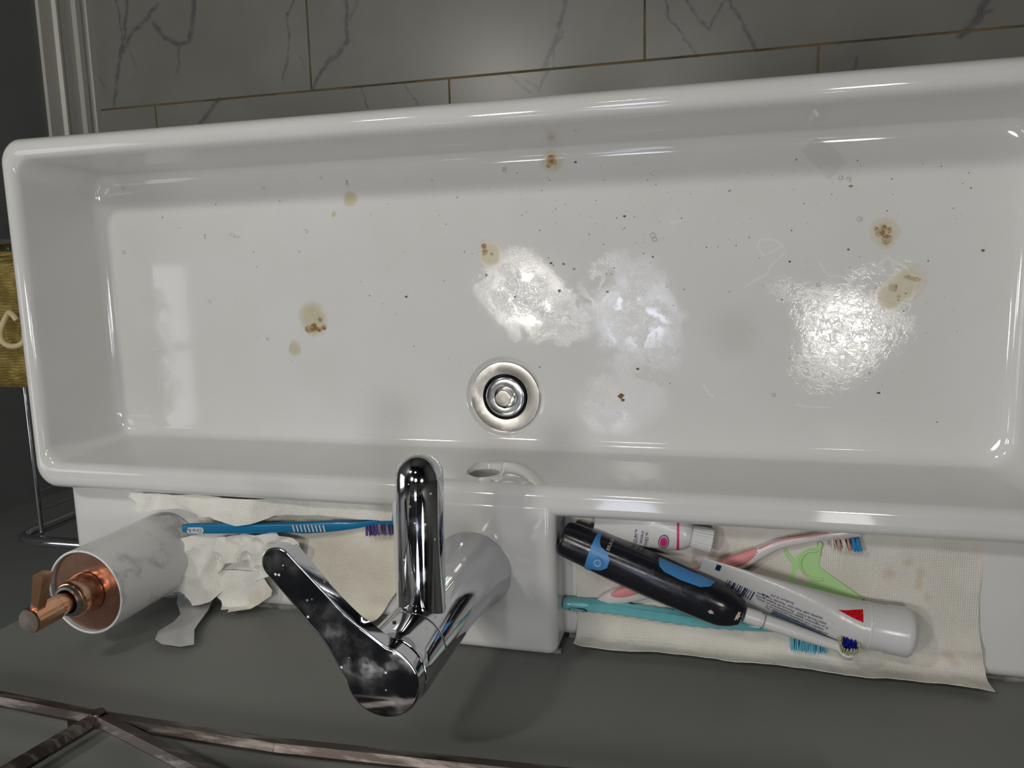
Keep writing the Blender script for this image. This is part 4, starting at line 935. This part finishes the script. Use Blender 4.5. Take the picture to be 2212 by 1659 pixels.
for k in range(3):
    x0_, x1_ = xL - .05 + k * .006, xR + .02 - k * .01
    def tfn(u, v, k=k): return (u, v, ZW + k * .016 + .006 * fbm(u, v, 14, k * 3.1) - max(0, xL + .01 - u) * 1.6)
    sheet('fold', [(x0_, ty0 + k * .004), (x1_, ty0 + k * .004 + .004), (x1_, ty1 - k * .008), (x0_, ty1 - k * .006)], tfn, tw.m, twl, step=.012, thick=.013, smooth=60)
lc_ = at(26, 712, ZW + .045)
tor = [(lc_[0] + .016 * math.cos(a), lc_[1] + .020 * math.sin(a), lc_[2] + .004 * math.sin(a * 2)) for a in np.linspace(.6, 2 * math.pi - .2, 30)]
sweep('hanging_loop', tor, [.0034] * 30, simple('loop_beige', srgb(206, 190, 150), .8), twl, 10)

# ------------------------------------------------------------------ metal frame on the wall behind the tap
brz = NT('aged_bronze_bar'); P = brz.pos(); bs_ = brz.node('ShaderNodeVectorMath', operation='MULTIPLY'); brz.L(P, bs_.inputs[0]); bs_.inputs[1].default_value = (.25, 1, 2); n = brz.noise(bs_.outputs[0], 60, 6, .65); f_ = brz.ramp(n.outputs[0], .45, .66)
brz.L(brz.mix(brz.math('MULTIPLY', f_, .6), srgb(66, 58, 54), srgb(160, 152, 146)), brz.b.inputs['Base Color']); brz.b.inputs['Metallic'].default_value = .7; brz.L(brz.math('ADD', .35, brz.math('MULTIPLY', f_, .1)), brz.b.inputs['Roughness']); brz.bump(n.outputs[0], .3, .0006)
wfm = thing('geometric_wall_frame', (-.15, YB, .99), 'aged bronze metal bars of a geometric frame fixed to the wall behind the tap', 'wall frame')
yb_ = YB + .012
J = Vector(at_y(212, 1552, yb_))
def bar(a, b, r=.0064):
    a, b = Vector(a), Vector(b); m1 = a.lerp(b, .03)
    return sweep('bar', [tuple(a.lerp(b, k / 10)) for k in range(11)], [(r, r * .8)] * 11, brz.m, wfm, 6, ex=2, up=(0, 1, 0), smooth=25)
Rr = Vector(at_y(1130, 1668, yb_)); Rm = Vector(at_y(600, 1612, yb_))
bar(at_y(-160, 1478, yb_), J); bar(J, Rm); bar(Rm, Rr + (Rr - Rm) * 1.2)
bar(J, at_y(-20, 1690, yb_)); dd = Vector(at_y(470, 1682, yb_)) - J; bar(J, J + dd * 2.6)
lathe('joint', [(.0, -.0062), (.0050, -.0055), (.0066, -.002), (.0066, .002), (.0050, .0055), (.0, .0062)], J, brz.m, wfm, 16, axis=(0, 1, 0), caps=(False, False))
mg = simple('mirror_silver', (.80, .81, .82), .02, 1.)
box('mirror_glass', (-.52, YB + .004, 1.10), (.20, YB + .008, 1.68), mg, wfm, .0015)
for a_, b_ in (((-.52, 1.10), (.20, 1.10)), ((-.52, 1.68), (.20, 1.68)), ((-.52, 1.10), (-.52, 1.68)), ((.20, 1.10), (.20, 1.68))): sweep('bar', [(a_[0], yb_ - .003, a_[1]), (b_[0], yb_ - .003, b_[1])], [.005] * 2, brz.m, wfm, 8, up=(0, 1, 0))
for xx in (J.x - .02, Rr.x): box('wall_bracket', (xx - .004, YB, J.z - .004), (xx + .004, yb_, J.z + .004), brz.m, wfm)

# ------------------------------------------------------------------ residue in the basin
ZB = zf + .0004
filmm = NT('clear_film'); filmm.b.inputs['Base Color'].default_value = (.82, .82, .80, 1); filmm.b.inputs['Roughness'].default_value = .12; filmm.b.inputs['Alpha'].default_value = .22
filmm.bump(filmm.noise(filmm.pos(), 80, 3).outputs[0], .5, .001)
fs = sheet('plastic_film_scrap', [at(*p, ZB)[:2] for p in [(1729, 325), (1745, 310), (1762, 299), (1775, 303), (1795, 318), (1812, 335), (1822, 352), (1805, 368), (1786, 386), (1765, 362), (1745, 345)]],
    lambda x, y: (x, y, ZB + .0012 + .0015 * (.5 + .5 * fbm(x, y, 50, 2))), filmm.m, step=.002, thick=.0002)
tag(fs, 'scrap of clear plastic film stuck to the basin bottom near the front', 'plastic scrap')
crm = [simple('crumb_brown', srgb(126, 92, 42), .8), simple('crumb_olive', srgb(140, 128, 70), .7), simple('crumb_dark', srgb(60, 50, 40), .7)]
def flake(x, y, r, m_, name=None, par=None, z=None):
    n = 9; a0 = random.random() * 6; st = random.uniform(.55, .9)
    q = at(x, y, z or ZB); P = [(q[0] + r * math.cos(a0 + 2 * math.pi * k / n) * random.uniform(.5, 1.3), q[1] + r * st * math.sin(a0 + 2 * math.pi * k / n) * random.uniform(.7, 1.15)) for k in range(n)]
    bot = [(a, b, (z or ZB) - .0003) for a, b in P]; top = [(q[0] + (a - q[0]) * .7, q[1] + (b - q[1]) * .7, (z or ZB) + r * .35) for a, b in P]
    return loft([bot, top], False, True)
big = [(1340, 856, .0030, 0), (1345, 864, .0020, 0), (877, 641, .0017, 0), (1208, 628, .0019, 1), (1190, 568, .0015, 0), (1217, 570, .0016, 1), (1240, 581, .0013, 1), (1050, 594, .0014, 1), (1378, 797, .0017, 0), (1410, 555, .0012, 0), (2123, 541, .0015, 0), (1838, 402, .0016, 1), (1243, 350, .0014, 2), (1112, 641, .0010, 0), (1898, 849, .0014, 2), (1165, 793, .0009, 0), (1349, 467, .0014, 2), (1832, 539, .0010, 2), (1706, 565, .0009, 2), (1312, 630, .0012, 1)]
where = ['largest, right of the drain', 'smaller, touching the largest right of the drain', 'left of the drain toward the front', 'beside the left white lamp reflection', 'above the left white lamp reflection', 'above the left white lamp reflection, right one', 'between the two lamp reflections', 'left of the left lamp reflection', 'below the bluish lamp reflection', 'ahead of the bluish reflection', 'near the right end of the basin', 'behind the clear film scrap', 'dark, at the front wall', 'inside the left lamp reflection', 'dark, at the back right of the basin', 'closest to the drain', 'dark, among hair clippings', 'dark, left of the right stains', 'dark, on the pale scum outline', 'on the bluish lamp reflection']
for (x, y, r, k), wh_ in zip(big, where):
    V, Fc = flake(x, y, r, None); o = mk('food_crumb', V, Fc, crm[k]); fixn(o)
    tag(o, 'small crumb on the basin bottom, ' + wh_, 'crumb', 'crumbs on the basin bottom')
V, Fc = [], []
rnd = random.Random(5)
for i in range(300):
    k = rnd.random()
    if k < .35: x, y = rnd.gauss(1260, 170), rnd.gauss(480, 90)
    elif k < .55: x, y = rnd.uniform(260, 2150), rnd.gauss(385, 30)
    elif k < .7: x, y = rnd.gauss(1850, 140), rnd.gauss(620, 120)
    else: x, y = rnd.uniform(300, 2140), rnd.uniform(380, 940)
    q = at(x, y, ZB)
    if not (X0 + .045 < q[0] < X1 - .055 and Y0 + .055 < q[1] < Y1 - .045) or math.hypot(q[0] - DR[0], q[1] - DR[1]) < .042: continue
    v, f2_ = flake(x, y, rnd.choice([.00025, .0003, .0004, .0006]), None); b = len(V); V += v; Fc += [tuple(a + b for a in g) for g in f2_]
o = mk('hair_and_dust_specks', V, Fc, simple('speck_dark', srgb(70, 62, 50), .8)); fixn(o); tag(o, 'scattered dark specks and hair clippings on the basin bottom', 'dirt', kind='stuff')
curls = []
for (x, y, r, tu) in [(570, 406, .0013, 1.), (573, 383, .0015, .8), (699, 372, .0018, .6), (692, 384, .0015, .7), (660, 500, .0020, .6), (646, 542, .0016, .6), (578, 732, .0013, 1.), (452, 652, .0016, .6), (267, 545, .0020, .8), (266, 408, .0016, .9), (943, 364, .0016, 1.), (1090, 369, .0016, 1.), (1090, 363, .0013, .9), (1410, 508, .0022, 1.), (1414, 517, .0020, 1.), (1816, 384, .0016, 1.), (1832, 388, .0018, .7), (1671, 853, .0015, 1.), (1767, 615, .0014, 1.), (1353, 338, .0013, 1.), (1856, 473, .0018, .9), (500, 507, .0014, .7), (508, 510, .0014, .7), (515, 511, .0013, .6), (443, 508, .0011, 1.), (443, 514, .0010, .8), (405, 383, .0010, 1.), (418, 381, .0009, 1.), (1243, 270, .001, 1.)]:
    q = at(x, y, ZB + .0002); a0 = rnd.random() * 6
    if q[1] > Y1 - .04: continue
    curls.append(([(q[0] + r * math.cos(a0 + t_ * 2 * math.pi * tu), q[1] + r * .9 * math.sin(a0 + t_ * 2 * math.pi * tu), q[2] + .0001 * k) for k, t_ in enumerate(np.linspace(0, 1, 14))], .00011))
o = tubes_mesh('curled_hair_clippings', curls, simple('hair_grey', srgb(96, 92, 84), .6), None, 5, 'stuff'); tag(o, 'tiny curled hair clippings scattered over the basin bottom', 'hair')
